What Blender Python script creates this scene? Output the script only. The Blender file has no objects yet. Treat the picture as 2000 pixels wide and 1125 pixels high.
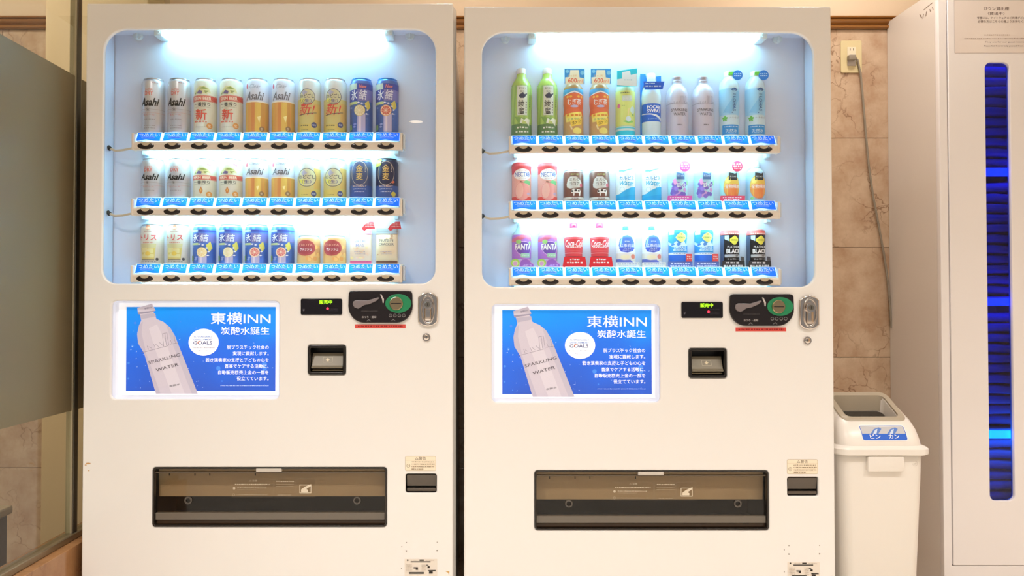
import bpy, bmesh, math, random
from mathutils import Vector, Matrix
from mathutils.geometry import tessellate_polygon
random.seed(7)
SC = bpy.context.scene
COL = SC.collection
R = math.radians
# ------------------------------------------------------------------ camera
FPX = 1444.0                      # focal length in pixels of the 2000 px wide frame
CAMY, CAMZ = -2.017, 1.012
PITCH = R(1.0)
PPX, PPY = 940.0, 566.8
cam = bpy.data.cameras.new('camera')
cam.sensor_width = 36.0
cam.lens = FPX / 2000 * 36
cam.shift_x = (1000 - PPX) / 2000
cam.shift_y = (PPY - 562.5) / 2000
camo = bpy.data.objects.new('camera', cam)
camo.location = (0, CAMY, CAMZ)
camo.rotation_euler = (math.pi / 2 + PITCH, 0, 0)
COL.objects.link(camo)
SC.camera = camo
# ------------------------------------------------------------------ world, lights, exposure
SC.view_settings.view_transform = 'Standard'
SC.view_settings.look = 'None'
SC.view_settings.exposure = 0.0
SC.view_settings.gamma = 1.0
SC.view_settings.use_curve_mapping = False
W = bpy.data.worlds.new('lobby')
SC.world = W
W.use_nodes = True
W.node_tree.nodes['Background'].inputs[0].default_value = (1.0, 0.95, 0.90, 1)
W.node_tree.nodes['Background'].inputs[1].default_value = 0.30
SPOT_COL = (1.0, 0.945, 0.90)
# x, y, watts, cone angle
DOWNLIGHTS = [(-0.26, -3.2, 40, 150), (-0.29, -3.8, 40, 150), (-0.57, -4.4, 40, 150), (3.05, -1.63, 150, 130), (3.0, -4.5, 40, 150), (-2.9, -3.2, 110, 150),
              (-1.0, -1.4, 165, 124), (0.1, -1.35, 82, 122), (1.2, -1.35, 46, 122), (1.85, -1.35, 90, 130), (-1.9, -0.1, 8, 130), (-1.75, 0.12, 26, 165), (1.22, 0.22, 31, 160), (-0.06, 0.25, 14, 160)]  # side-room pair and most of the front row added to brighten pier and machines
TUBE_COL = (0.40, 0.88, 1.0)
TOP_TUBE, SHELF_TUBE = 30.0, 36.0

# ------------------------------------------------------------------ helpers
def unproj(px, py, y):
    """pixel of the photograph -> (x, z) on the vertical plane at depth y"""
    a = (px - PPX) / FPX
    b = (PPY - py) / FPX
    # camera ray: forward + a*right + b*up, pitched up
    fy = math.cos(PITCH) - b * math.sin(PITCH)
    fz = math.sin(PITCH) + b * math.cos(PITCH)
    t = (y - CAMY) / fy
    return a * t, CAMZ + fz * t

def lin(c):
    out = []
    for v in c[:3]:
        v = v / 255.0
        out.append(v / 12.92 if v <= 0.04045 else ((v + 0.055) / 1.055) ** 2.4)
    return tuple(out) + (1.0,)

MATS = {}
def mat(col, rough=0.5, metal=0.0, spec=0.5, emit=0.0, trans=0.0, ecol=None):
    k = (tuple(col), rough, metal, spec, emit, trans, ecol)
    if k in MATS: return MATS[k]
    m = bpy.data.materials.new('m_%d_%d_%d' % tuple(int(v) for v in col[:3]))
    m.use_nodes = True
    nt = m.node_tree
    b = nt.nodes['Principled BSDF']
    b.inputs['Base Color'].default_value = lin(col)
    b.inputs['Roughness'].default_value = rough
    b.inputs['Metallic'].default_value = metal
    b.inputs['Specular IOR Level'].default_value = spec
    if emit:
        b.inputs['Emission Color'].default_value = lin(ecol or col)
        b.inputs['Emission Strength'].default_value = emit
    if trans:                                # thin translucent sheet
        t = nt.nodes.new('ShaderNodeBsdfTranslucent')
        t.inputs[0].default_value = lin(col)
        x = nt.nodes.new('ShaderNodeMixShader')
        x.inputs[0].default_value = trans
        nt.links.new(b.outputs[0], x.inputs[1])
        nt.links.new(t.outputs[0], x.inputs[2])
        nt.links.new(x.outputs[0], nt.nodes['Material Output'].inputs[0])
    MATS[k] = m
    return m

def add_bump(m, scale, strength, detail=2.0, dist=0.001):
    nt = m.node_tree
    b = nt.nodes['Principled BSDF']
    g = nt.nodes.new('ShaderNodeNewGeometry')
    n = nt.nodes.new('ShaderNodeTexNoise')
    n.inputs['Scale'].default_value = scale
    n.inputs['Detail'].default_value = detail
    u = nt.nodes.new('ShaderNodeBump')
    u.inputs['Strength'].default_value = strength
    u.inputs['Distance'].default_value = dist
    nt.links.new(g.outputs['Position'], n.inputs['Vector'])
    nt.links.new(n.outputs['Fac'], u.inputs['Height'])
    nt.links.new(u.outputs['Normal'], b.inputs['Normal'])

def glass_mat(name, tint=(1, 1, 1), gloss=1.0, rough=0.0):
    m = bpy.data.materials.new(name)
    m.use_nodes = True
    nt = m.node_tree
    nt.nodes.clear()
    o = nt.nodes.new('ShaderNodeOutputMaterial')
    t = nt.nodes.new('ShaderNodeBsdfTransparent')
    t.inputs[0].default_value = (*tint, 1)
    g = nt.nodes.new('ShaderNodeBsdfGlossy')
    g.inputs['Roughness'].default_value = rough
    g.inputs['Color'].default_value = (gloss, gloss, gloss, 1)
    f = nt.nodes.new('ShaderNodeFresnel')
    f.inputs['IOR'].default_value = 1.45
    x = nt.nodes.new('ShaderNodeMixShader')
    gm = nt.nodes.new('ShaderNodeNewGeometry')          # a pane reflects at its outer face only
    iv = nt.nodes.new('ShaderNodeMath'); iv.operation = 'SUBTRACT'; iv.inputs[0].default_value = 1.0
    mu = nt.nodes.new('ShaderNodeMath'); mu.operation = 'MULTIPLY'
    nt.links.new(gm.outputs['Backfacing'], iv.inputs[1])
    nt.links.new(iv.outputs[0], mu.inputs[0]); nt.links.new(f.outputs[0], mu.inputs[1])
    nt.links.new(mu.outputs[0], x.inputs[0])
    nt.links.new(t.outputs[0], x.inputs[1])
    nt.links.new(g.outputs[0], x.inputs[2])
    nt.links.new(x.outputs[0], o.inputs[0])
    return m

def link(name, me, mats, parent=None, loc=(0, 0, 0), rot=(0, 0, 0), smooth=None):
    if not isinstance(mats, (list, tuple)): mats = [mats]
    if me is not None and not me.materials:
        for m in mats: me.materials.append(m)
    if smooth is not None and me is not None:
        me.shade_smooth()
        me.set_sharp_from_angle(angle=R(smooth))
    o = bpy.data.objects.new(name, me)
    COL.objects.link(o)
    o.location = loc
    o.rotation_euler = rot
    o.parent = parent
    if me is not None: me.name = name
    return o

def tag(o, label=None, cat=None, group=None, kind=None):
    if label: o['label'] = label
    if cat: o['category'] = cat
    if group: o['group'] = group
    if kind: o['kind'] = kind
    return o

def thing(name, label, cat, loc=(0, 0, 0), group=None):
    o = link(name, None, [], None, loc)
    o.empty_display_size = 0.05
    return tag(o, label, cat, group)

def copy_tree(o, parent=None):
    c = o.copy()
    COL.objects.link(c)
    c.parent = parent
    for ch in [k for k in o.children]:
        copy_tree(ch, c)
    return c

class MB:
    """collects shapes into one mesh"""
    def __init__(s): s.bm = bmesh.new(); s.mi = 0
    def _mark(s, n0):
        s.bm.faces.ensure_lookup_table()
        for f in s.bm.faces[n0:]: f.material_index = s.mi
    def box(s, x0, x1, y0, y1, z0, z1, bev=0.0, seg=2, mi=None):
        if mi is not None: s.mi = mi
        t = bmesh.new()
        bmesh.ops.create_cube(t, size=1)
        for v in t.verts:
            v.co = ((x0 + x1) / 2 + v.co.x * (x1 - x0), (y0 + y1) / 2 + v.co.y * (y1 - y0), (z0 + z1) / 2 + v.co.z * (z1 - z0))
        if bev: bmesh.ops.bevel(t, geom=list(t.edges), offset=bev, segments=seg, profile=0.5, affect='EDGES')
        s.join(t)
        return s
    def join(s, t):
        me = bpy.data.meshes.new('tmp'); t.to_mesh(me); t.free()
        n0 = len(s.bm.faces)
        s.bm.from_mesh(me); bpy.data.meshes.remove(me)
        s._mark(n0)
    def join_mesh(s, me, mi=None):
        if mi is not None: s.mi = mi
        n0 = len(s.bm.faces)
        s.bm.from_mesh(me); s._mark(n0)
        return s
    def rings(s, rings, close=True, cap0=False, cap1=False, mi=None):
        if mi is not None: s.mi = mi
        n0 = len(s.bm.faces)
        V = [[s.bm.verts.new(p) for p in r] for r in rings]
        for a, b in zip(V[:-1], V[1:]):
            n = len(a)
            for i in range(n if close else n - 1):
                j = (i + 1) % n
                s.bm.faces.new((a[i], a[j], b[j], b[i]))
        if cap0: s.bm.faces.new(list(reversed(V[0])))
        if cap1: s.bm.faces.new(V[-1])
        s._mark(n0)
        return s
    def tube(s, pts, r, n=8, mi=None, cap=True):
        pts = [Vector(p) for p in pts]
        rs = []
        for i, p in enumerate(pts):
            d = (pts[min(i + 1, len(pts) - 1)] - pts[max(i - 1, 0)]).normalized()
            u = d.orthogonal().normalized() if i == 0 else (u - d * u.dot(d)).normalized()
            w = d.cross(u)
            rr = r[i] if isinstance(r, (list, tuple)) else r
            rs.append([p + (u * math.cos(k * 2 * math.pi / n) + w * math.sin(k * 2 * math.pi / n)) * rr for k in range(n)])
        return s.rings(rs, True, cap, cap, mi)
    def disc(s, cx, cz, y0, y1, r, n=24, mi=None, rz=None):
        """short cylinder along y, front at y0"""
        rz = rz or r
        P = lambda y, k: [(cx + r * k * math.cos(a), y, cz + rz * k * math.sin(a)) for a in [2 * math.pi * i / n for i in range(n)]]
        return s.rings([P(y1, 1), P(y0 + (y1 - y0) * .25, 1), P(y0, .93)], True, False, True, mi)
    def build(s, name, mats, parent=None, loc=(0, 0, 0), smooth=None, fix=True):
        if fix: bmesh.ops.recalc_face_normals(s.bm, faces=s.bm.faces)
        me = bpy.data.meshes.new(name)
        s.bm.to_mesh(me); s.bm.free()
        if not isinstance(mats, (list, tuple)): mats = [mats]
        for m in mats: me.materials.append(m)
        return link(name, me, mats, parent, loc, smooth=smooth)

def rrect(x0, x1, z0, z1, r, n=5, rb=None):
    """rounded rectangle outline; r = top radius, rb = bottom radius"""
    rb = r if rb is None else rb
    P = []
    for cx, cz, a0, q in ((x1 - r, z1 - r, 0, r), (x0 + r, z1 - r, 90, r), (x0 + rb, z0 + rb, 180, rb), (x1 - rb, z0 + rb, 270, rb)):
        for i in range(n + 1):
            a = R(a0 + 90 * i / n)
            P.append((cx + q * math.cos(a), cz + q * math.sin(a)))
    return P

def ell(cx, cz, rx, rz, n=28, a0=0, a1=360):
    m = n if a1 - a0 == 360 else n + 1
    return [(cx + rx * math.cos(R(a0 + (a1 - a0) * i / n)), cz + rz * math.sin(R(a0 + (a1 - a0) * i / n))) for i in range(m)]

def plate_mesh(loops, y0, thick, bev=0.0, res=2):
    """flat plate in the XZ plane, front face at y0, going back by thick; later loops are holes"""
    k = bpy.data.curves.new('k', 'CURVE')
    k.dimensions = '2D'; k.fill_mode = 'BOTH'
    k.extrude = max(thick / 2 - bev, 0.00001); k.bevel_depth = bev; k.bevel_resolution = res
    k.offset = -bev
    for L in loops:
        s = k.splines.new('POLY'); s.points.add(len(L) - 1); s.use_cyclic_u = True
        for p, q in zip(s.points, L): p.co = (q[0], q[1], 0, 1)
    o = bpy.data.objects.new('k', k)
    me = bpy.data.meshes.new_from_object(o)
    bpy.data.objects.remove(o); bpy.data.curves.remove(k)
    for v in me.vertices:
        x, y, z = v.co
        v.co = (x, y0 + thick / 2 - z, y)
    me.materials.clear()
    return me

def plate(name, loops, y0, thick, bev, m, parent=None, smooth=40, loc=(0, 0, 0)):
    return link(name, plate_mesh(loops, y0, thick, bev), m, parent, loc, smooth=smooth)

TXT = {}
def text_geo(s, bold=0.0, shear=0.0):
    lim = .008 if any('\u4e00' <= c <= '\u9fff' for c in s) else .018 if any(ord(c) > 0x2fff for c in s) else .03
    bold = min(bold, lim)           # heavy offsets close up dense characters
    k = (s, bold, shear)
    if k in TXT: return TXT[k]
    c = bpy.data.curves.new('t', 'FONT')
    c.body = s; c.resolution_u = 2; c.offset = bold; c.shear = shear; c.fill_mode = 'FRONT'
    o = bpy.data.objects.new('t', c)
    me = bpy.data.meshes.new_from_object(o)
    V = [(v.co.x, v.co.y) for v in me.vertices]
    F = [tuple(p.vertices) for p in me.polygons]
    bpy.data.objects.remove(o); bpy.data.curves.remove(c); bpy.data.meshes.remove(me)
    x0 = min(v[0] for v in V); x1 = max(v[0] for v in V); y0 = min(v[1] for v in V); y1 = max(v[1] for v in V)
    V = [((x - (x0 + x1) / 2) / (x1 - x0), (y - (y0 + y1) / 2) / (y1 - y0)) for x, y in V]
    TXT[k] = (V, F, (x1 - x0) / (y1 - y0))
    return TXT[k]

def glare_wash(c, k=.13):  # lightens product colours to put the display's glare into them
    k = k if max(c) > 90 else .05
    return tuple(int(v + (255 - v) * k) for v in c)
class Print:
    """flat print (millimetres): later shapes lie on top of earlier ones"""
    def __init__(s): s.items = []
    def geo(s, V, F, col): s.items.append((V, F, col)); return s
    def poly(s, pts, col):
        T = tessellate_polygon([[Vector((p[0], p[1], 0)) for p in pts]])
        return s.geo(list(pts), [tuple(t) for t in T], col)
    def rect(s, x0, x1, z0, z1, col): return s.geo([(x0, z0), (x1, z0), (x1, z1), (x0, z1)], [(0, 1, 2, 3)], col)
    def ell(s, cx, cz, rx, rz, col, n=24): return s.geo(ell(cx, cz, rx, rz, n), [tuple(range(n))], col)
    def ring(s, cx, cz, rx, rz, w, col, n=24, a0=0, a1=360):
        m = n if a1 - a0 == 360 else n + 1
        A = ell(cx, cz, rx, rz, n, a0, a1); B = ell(cx, cz, rx - w, rz - w, n, a0, a1)
        F = [(i, (i + 1) % m, m + (i + 1) % m, m + i) for i in range(n)]
        return s.geo(A + B, F, col)
    def frame(s, x0, x1, z0, z1, w, col, r=1.0):
        A = rrect(x0, x1, z0, z1, r, 3); B = rrect(x0 + w, x1 - w, z0 + w, z1 - w, max(r - w, .1), 3); m = len(A)
        return s.geo(A + B, [(i, (i + 1) % m, m + (i + 1) % m, m + i) for i in range(m)], col)
    def rrect(s, x0, x1, z0, z1, r, col):
        A = rrect(x0, x1, z0, z1, r, 3)
        return s.geo(A, [tuple(range(len(A)))], col)
    def text(s, t, cx, cz, h, col, w=None, bold=0.0, shear=0.0, rot=0.0):
        V, F, asp = text_geo(t, bold, shear)
        w = w or h * asp
        c, q = math.cos(R(rot)), math.sin(R(rot))
        P = [(x * w, y * h) for x, y in V]
        return s.geo([(cx + x * c - y * q, cz + x * q + y * c) for x, y in P], F, col)
    def greek(s, x0, x1, z, h, col, seed=0):
        """unreadably small line of print: a row of specks"""
        g = random.Random(seed); x = x0
        while x < x1:
            w = g.uniform(.6, 1.6) * h
            s.rect(x, min(x + w, x1), z - h / 2 * g.uniform(.6, 1), z + h / 2 * g.uniform(.6, 1), col)
            x += w + h * g.uniform(.25, .8)
        return s
    def build(s, name, parent, fn, cutx=None, cutz=None, base=0.00025, step=0.00004, emit=0.0, rough=0.45, trans=0.0, smooth=None, special=None, spec=0.4):
        bm = bmesh.new(); cols = []
        for i, (V, F, col) in enumerate(s.items):
            if col not in cols: cols.append(col)
            mi = cols.index(col)
            vs = [bm.verts.new((v[0], v[1], i)) for v in V]
            for f in F:
                try: bf = bm.faces.new([vs[k] for k in f])
                except ValueError: continue
                bf.material_index = mi
                bf.normal_update()
                if bf.normal.z < 0: bf.normal_flip()
        for x in cutx or []:
            bmesh.ops.bisect_plane(bm, geom=bm.verts[:] + bm.edges[:] + bm.faces[:], plane_co=(x, 0, 0), plane_no=(1, 0, 0))
        for z in cutz or []:
            bmesh.ops.bisect_plane(bm, geom=bm.verts[:] + bm.edges[:] + bm.faces[:], plane_co=(0, z, 0), plane_no=(0, 1, 0))
        for v in bm.verts:
            x, z, l = v.co
            v.co = fn(x / 1000, z / 1000, base + l * step)
        me = bpy.data.meshes.new(name); bm.to_mesh(me); bm.free()
        if name in ('label_print', 'card_print'): wash_ = glare_wash
        else: wash_ = lambda c: c
        ms = [(special or {}).get(c) or mat(wash_(c), rough, 0.0, spec, emit, trans) for c in cols]
        return link(name, me, ms, parent, smooth=smooth)

def flat(y0=0.0, x0=0.0, z0=0.0):
    return lambda x, z, o: (x0 + x, y0 - o, z0 + z)

# ------------------------------------------------------------------ shared materials
M_PAINT = mat((244, 241, 238), 0.16); add_bump(M_PAINT, 900, 0.10, 1.0)
M_SIDE = mat((238, 232, 224), 0.22)
M_LINER = mat((206, 218, 240), 0.30)
M_DARK = mat((26, 22, 20), 0.35)
M_BLACK = mat((10, 9, 9), 0.5)
M_CHROME = mat((214, 206, 200), 0.16, 1.0)
M_STEEL = mat((150, 146, 138), 0.30, 1.0)
M_SILVER = mat((205, 206, 212), 0.30, 0.9)
M_WHITEPL = mat((240, 238, 232), 0.35)
M_TRAY = mat((226, 214, 200), 0.35)
M_GLASS = glass_mat('display_glass')
def tube_mat(st):
    m = bpy.data.materials.new('lamp_tube'); m.use_nodes = True
    b = m.node_tree.nodes['Principled BSDF']
    b.inputs['Emission Color'].default_value = (*TUBE_COL, 1); b.inputs['Emission Strength'].default_value = st
    b.inputs['Base Color'].default_value = (.9, .9, .9, 1)
    return m
M_TOPTUBE, M_SHELFTUBE = tube_mat(TOP_TUBE), tube_mat(SHELF_TUBE)

def marble(name, c1, c2, vein, rough=0.12):
    m = bpy.data.materials.new(name); m.use_nodes = True
    nt = m.node_tree; b = nt.nodes['Principled BSDF']
    N = nt.nodes.new
    g = N('ShaderNodeNewGeometry'); oi = N('ShaderNodeObjectInfo')
    off = N('ShaderNodeVectorMath'); off.operation = 'SCALE'; off.inputs['Scale'].default_value = 7.0
    cx = N('ShaderNodeCombineXYZ'); nt.links.new(oi.outputs['Random'], cx.inputs[0]); nt.links.new(oi.outputs['Random'], cx.inputs[1])
    nt.links.new(cx.outputs[0], off.inputs[0])
    add = N('ShaderNodeVectorMath'); nt.links.new(g.outputs['Position'], add.inputs[0]); nt.links.new(off.outputs[0], add.inputs[1])
    n1 = N('ShaderNodeTexNoise'); n1.inputs['Scale'].default_value = 9; n1.inputs['Detail'].default_value = 8; n1.inputs['Roughness'].default_value = .65
    nt.links.new(add.outputs[0], n1.inputs['Vector'])
    r1 = N('ShaderNodeValToRGB'); r1.color_ramp.elements[0].position = .32; r1.color_ramp.elements[1].position = .68
    r1.color_ramp.elements[0].color = lin(c1); r1.color_ramp.elements[1].color = lin(c2)
    nt.links.new(n1.outputs['Fac'], r1.inputs[0])
    # warped voronoi edges for thin dark veins
    n2 = N('ShaderNodeTexNoise'); n2.inputs['Scale'].default_value = 14; n2.inputs['Detail'].default_value = 4
    nt.links.new(add.outputs[0], n2.inputs['Vector'])
    mx = N('ShaderNodeMix'); mx.data_type = 'VECTOR'; mx.inputs[0].default_value = .12
    nt.links.new(add.outputs[0], mx.inputs[4]); nt.links.new(n2.outputs['Color'], mx.inputs[5])
    v = N('ShaderNodeTexVoronoi'); v.feature = 'DISTANCE_TO_EDGE'; v.inputs['Scale'].default_value = 13
    nt.links.new(mx.outputs[1], v.inputs['Vector'])
    r2 = N('ShaderNodeValToRGB'); r2.color_ramp.elements[0].position = .0; r2.color_ramp.elements[1].position = .035
    r2.color_ramp.elements[0].color = (1, 1, 1, 1); r2.color_ramp.elements[1].color = (0, 0, 0, 1)
    nt.links.new(v.outputs['Distance'], r2.inputs[0])
    n3 = N('ShaderNodeTexNoise'); n3.inputs['Scale'].default_value = 5; nt.links.new(add.outputs[0], n3.inputs['Vector'])
    r3 = N('ShaderNodeValToRGB'); r3.color_ramp.elements[0].position = .45; r3.color_ramp.elements[1].position = .62
    nt.links.new(n3.outputs['Fac'], r3.inputs[0])
    mu = N('ShaderNodeMath'); mu.operation = 'MULTIPLY'; nt.links.new(r2.outputs[0], mu.inputs[0]); nt.links.new(r3.outputs[0], mu.inputs[1])
    mu2 = N('ShaderNodeMath'); mu2.operation = 'MULTIPLY'; mu2.inputs[1].default_value = .8; nt.links.new(mu.outputs[0], mu2.inputs[0])
    mc = N('ShaderNodeMix'); mc.data_type = 'RGBA'
    nt.links.new(mu2.outputs[0], mc.inputs[0]); nt.links.new(r1.outputs[0], mc.inputs[6]); mc.inputs[7].default_value = lin(vein)
    nt.links.new(mc.outputs[2], b.inputs['Base Color'])
    b.inputs['Roughness'].default_value = rough
    return m
M_MARBLE = marble('marble', (186, 150, 120), (220, 194, 166), (126, 88, 62))
M_SLAB = marble('shaded_brown_marble', (146, 100, 64), (176, 130, 88), (96, 60, 38))  # base slab stone darkened: shade beside the machine put into its colour
M_FLOOR = marble('floor_stone', (230, 218, 202), (240, 232, 220), (206, 190, 168), 0.25)
M_PLASTER = mat((236, 212, 182), 0.8); add_bump(M_PLASTER, 120, .15)
M_CEIL = mat((244, 236, 222), 0.8)
M_WOOD = mat((150, 98, 44), 0.28)
M_GROUT = mat((120, 88, 62), 0.8)

# ------------------------------------------------------------------ room
YW = 0.70                                         # face of the back wall
def struct(o): o['kind'] = 'structure'; return o
struct(MB().box(-5, 5, -6, 1.0, -0.05, 0.0).build('floor', M_FLOOR))
struct(MB().box(-5, 5, -6, 1.0, 2.6, 2.65).build('ceiling', M_CEIL))
wall = struct(MB().box(-5, 5, YW + .012, 1.0, 0.0, 2.6, mi=0).build('wall_back', M_GROUT))
MB().box(-5, 5, YW + .002, YW + .012, 2.064, 2.6).build('plaster_panel', M_PLASTER, wall)
struct(MB().box(4.2, 4.3, -6, 1.0, 0, 2.6).build('wall_right', M_PLASTER))
struct(MB().box(-4.3, -4.2, -6, 1.0, 0, 2.6).build('wall_left', M_PLASTER))
TZ, TWD, Z00 = 0.4035, 0.605, 0.0065
tme = None
ti = 0
for r_ in range(5):
    for c_ in range(14):
        x = -4.19 + c_ * TWD
        if tme is None:
            tob = MB().box(0.001, TWD - .001, 0, .012, 0.0009, TZ - .0009, .0008, 1).build('tile', M_MARBLE, wall)
            tme = tob.data; tob.location = (x, YW, Z00 + r_ * TZ)
        else:
            link('tile', tme, M_MARBLE, wall, (x, YW, Z00 + r_ * TZ))
# wooden dado moulding
def moulding(x0, x1):
    z0 = 2.024
    prof = [(0, 0), (-.010, 0), (-.014, .004), (-.014, .010), (-.008, .013), (-.008, .016), (-.016, .020), (-.020, .026), (-.016, .032), (-.008, .034), (-.008, .037), (-.018, .039), (-.018, .044), (0, .044)]
    b = MB()
    b.rings([[(x0, YW + p[0], z0 + p[1]) for p in prof], [(x1, YW + p[0], z0 + p[1]) for p in prof]], True, True, True)
    return b.build('trim_1', M_WOOD)
struct(moulding(-4.19, 4.19))
# cream pier behind the glass screen
px0, _ = unproj(86, 300, 0.56)
pier = struct(MB().box(px0, -1.17, 0.56, YW - .001, 0.0, 2.6, .004, 2).build('wall_pillar', M_PLASTER))
pier.data.materials.clear(); pier.data.materials.append(mat((240, 214, 172), .6))

# ceiling downlights, all out of view, some of them added as fill
for i, (x, y, watts, cone) in enumerate(DOWNLIGHTS):
    d = thing('ceiling_downlight', 'unseen round recessed ceiling downlight with white trim ring', 'light', (x, y, 2.6), 'downlights in the ceiling')
    b = MB()
    n = 24
    P = lambda r, z: [(r * math.cos(2 * math.pi * k / n), r * math.sin(2 * math.pi * k / n), z) for k in range(n)]
    b.rings([P(.075, -.001), P(.073, -.006), P(.062, -.006), P(.058, -.001)])
    b.build('trim_ring', M_WHITEPL, d, smooth=40)
    b = MB(); b.rings([P(.058, -.0005), P(.05, -.002)], True, False, True)
    lm = bpy.data.materials.get('downlight_glow')
    if not lm:
        lm = bpy.data.materials.new('downlight_glow'); lm.use_nodes = True
        pb = lm.node_tree.nodes['Principled BSDF']
        pb.inputs['Emission Color'].default_value = (1, .82, .6, 1); pb.inputs['Emission Strength'].default_value = 16
    b.build('lamp_face', lm, d)
    L = bpy.data.lights.new('downlight', 'SPOT'); L.energy = watts; L.color = SPOT_COL
    L.spot_size = R(cone); L.spot_blend = 1.0; L.shadow_soft_size = .08
    lo = bpy.data.objects.new('spot_lamp', L); COL.objects.link(lo); lo.parent = d; lo.location = (0, 0, -.03)

# ------------------------------------------------------------------ vending machine
M1X = unproj(524.3, 562, 0)[0]
HW = 0.5035
def U(px, py, y=0.0):
    """pixel on the can machine -> local x, z (the photo's slight skew taken out)"""
    x, z = unproj(px - .0105 * (py - 562), py - .009 * (px - 524), y)
    return x - M1X, z
def box_px(p, y=0.0):
    x0, z1 = U(p[0], p[1], y); x1, z0 = U(p[2], p[3], y)
    return x0, x1, z0, z1
ZTOP = U(524, 6.5)[1]
YP = 0.062                                        # display back panel
YL = 0.012                                        # door thickness
PITCHX = 0.0733
X0B = U(281, 285, .004)[0]                        # first button
SHELF = [U(524, p, .026)[1] for p in (259.5, 386.5, 516)]
W_WIN = box_px((198, 54, 850, 557)); W_AD = box_px((218, 585, 547, 780)); W_HATCH = box_px((302, 911, 760, 1031))
W_BILL = box_px((603, 675, 677, 733)); W_RET = box_px((796, 928, 857, 966))

def cold_label_print():
    p = Print()
    bl = (10, 116, 238)
    pts = [(-32.6, 12.5), (-32.6, -12.5)]
    for i in range(13):
        x = -30 + 60 * i / 12
        pts.append((x, -12.5 + 4.0 * math.exp(-((x + 6) / 15) ** 2)))
    pts += [(32.6, -12.5), (32.6, 12.5)]
    p.rrect(-35.2, 35.2, -13.5, 13.6, 1.5, (226, 234, 250))
    p.poly(pts, bl)
    p.rrect(-21, 17, -5.5, 2.5, 3.5, (120, 176, 246))
    p.greek(-15, 12, -2.6, 2.0, (80, 110, 200), 3)
    p.text('つめたい', 0, 5.8, 11, (252, 253, 255), 58, .018)
    return p

def hand_icon(p, cx, cz, s, col):
    p.frame(cx - 11 * s, cx + 11 * s, cz - 8 * s, cz + 8 * s, 1.1 * s, col, .6)
    p.poly([(cx - 8 * s, cz - 6 * s), (cx + 5 * s, cz - 6 * s), (cx + 5 * s, cz - 2 * s), (cx + 2 * s, cz), (cx + 11 * s, cz + 6 * s), (cx + 11 * s, cz + 9 * s), (cx + 7 * s, cz + 8 * s), (cx - 1 * s, cz + 4 * s), (cx - 8 * s, cz - 1 * s)], col)

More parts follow.
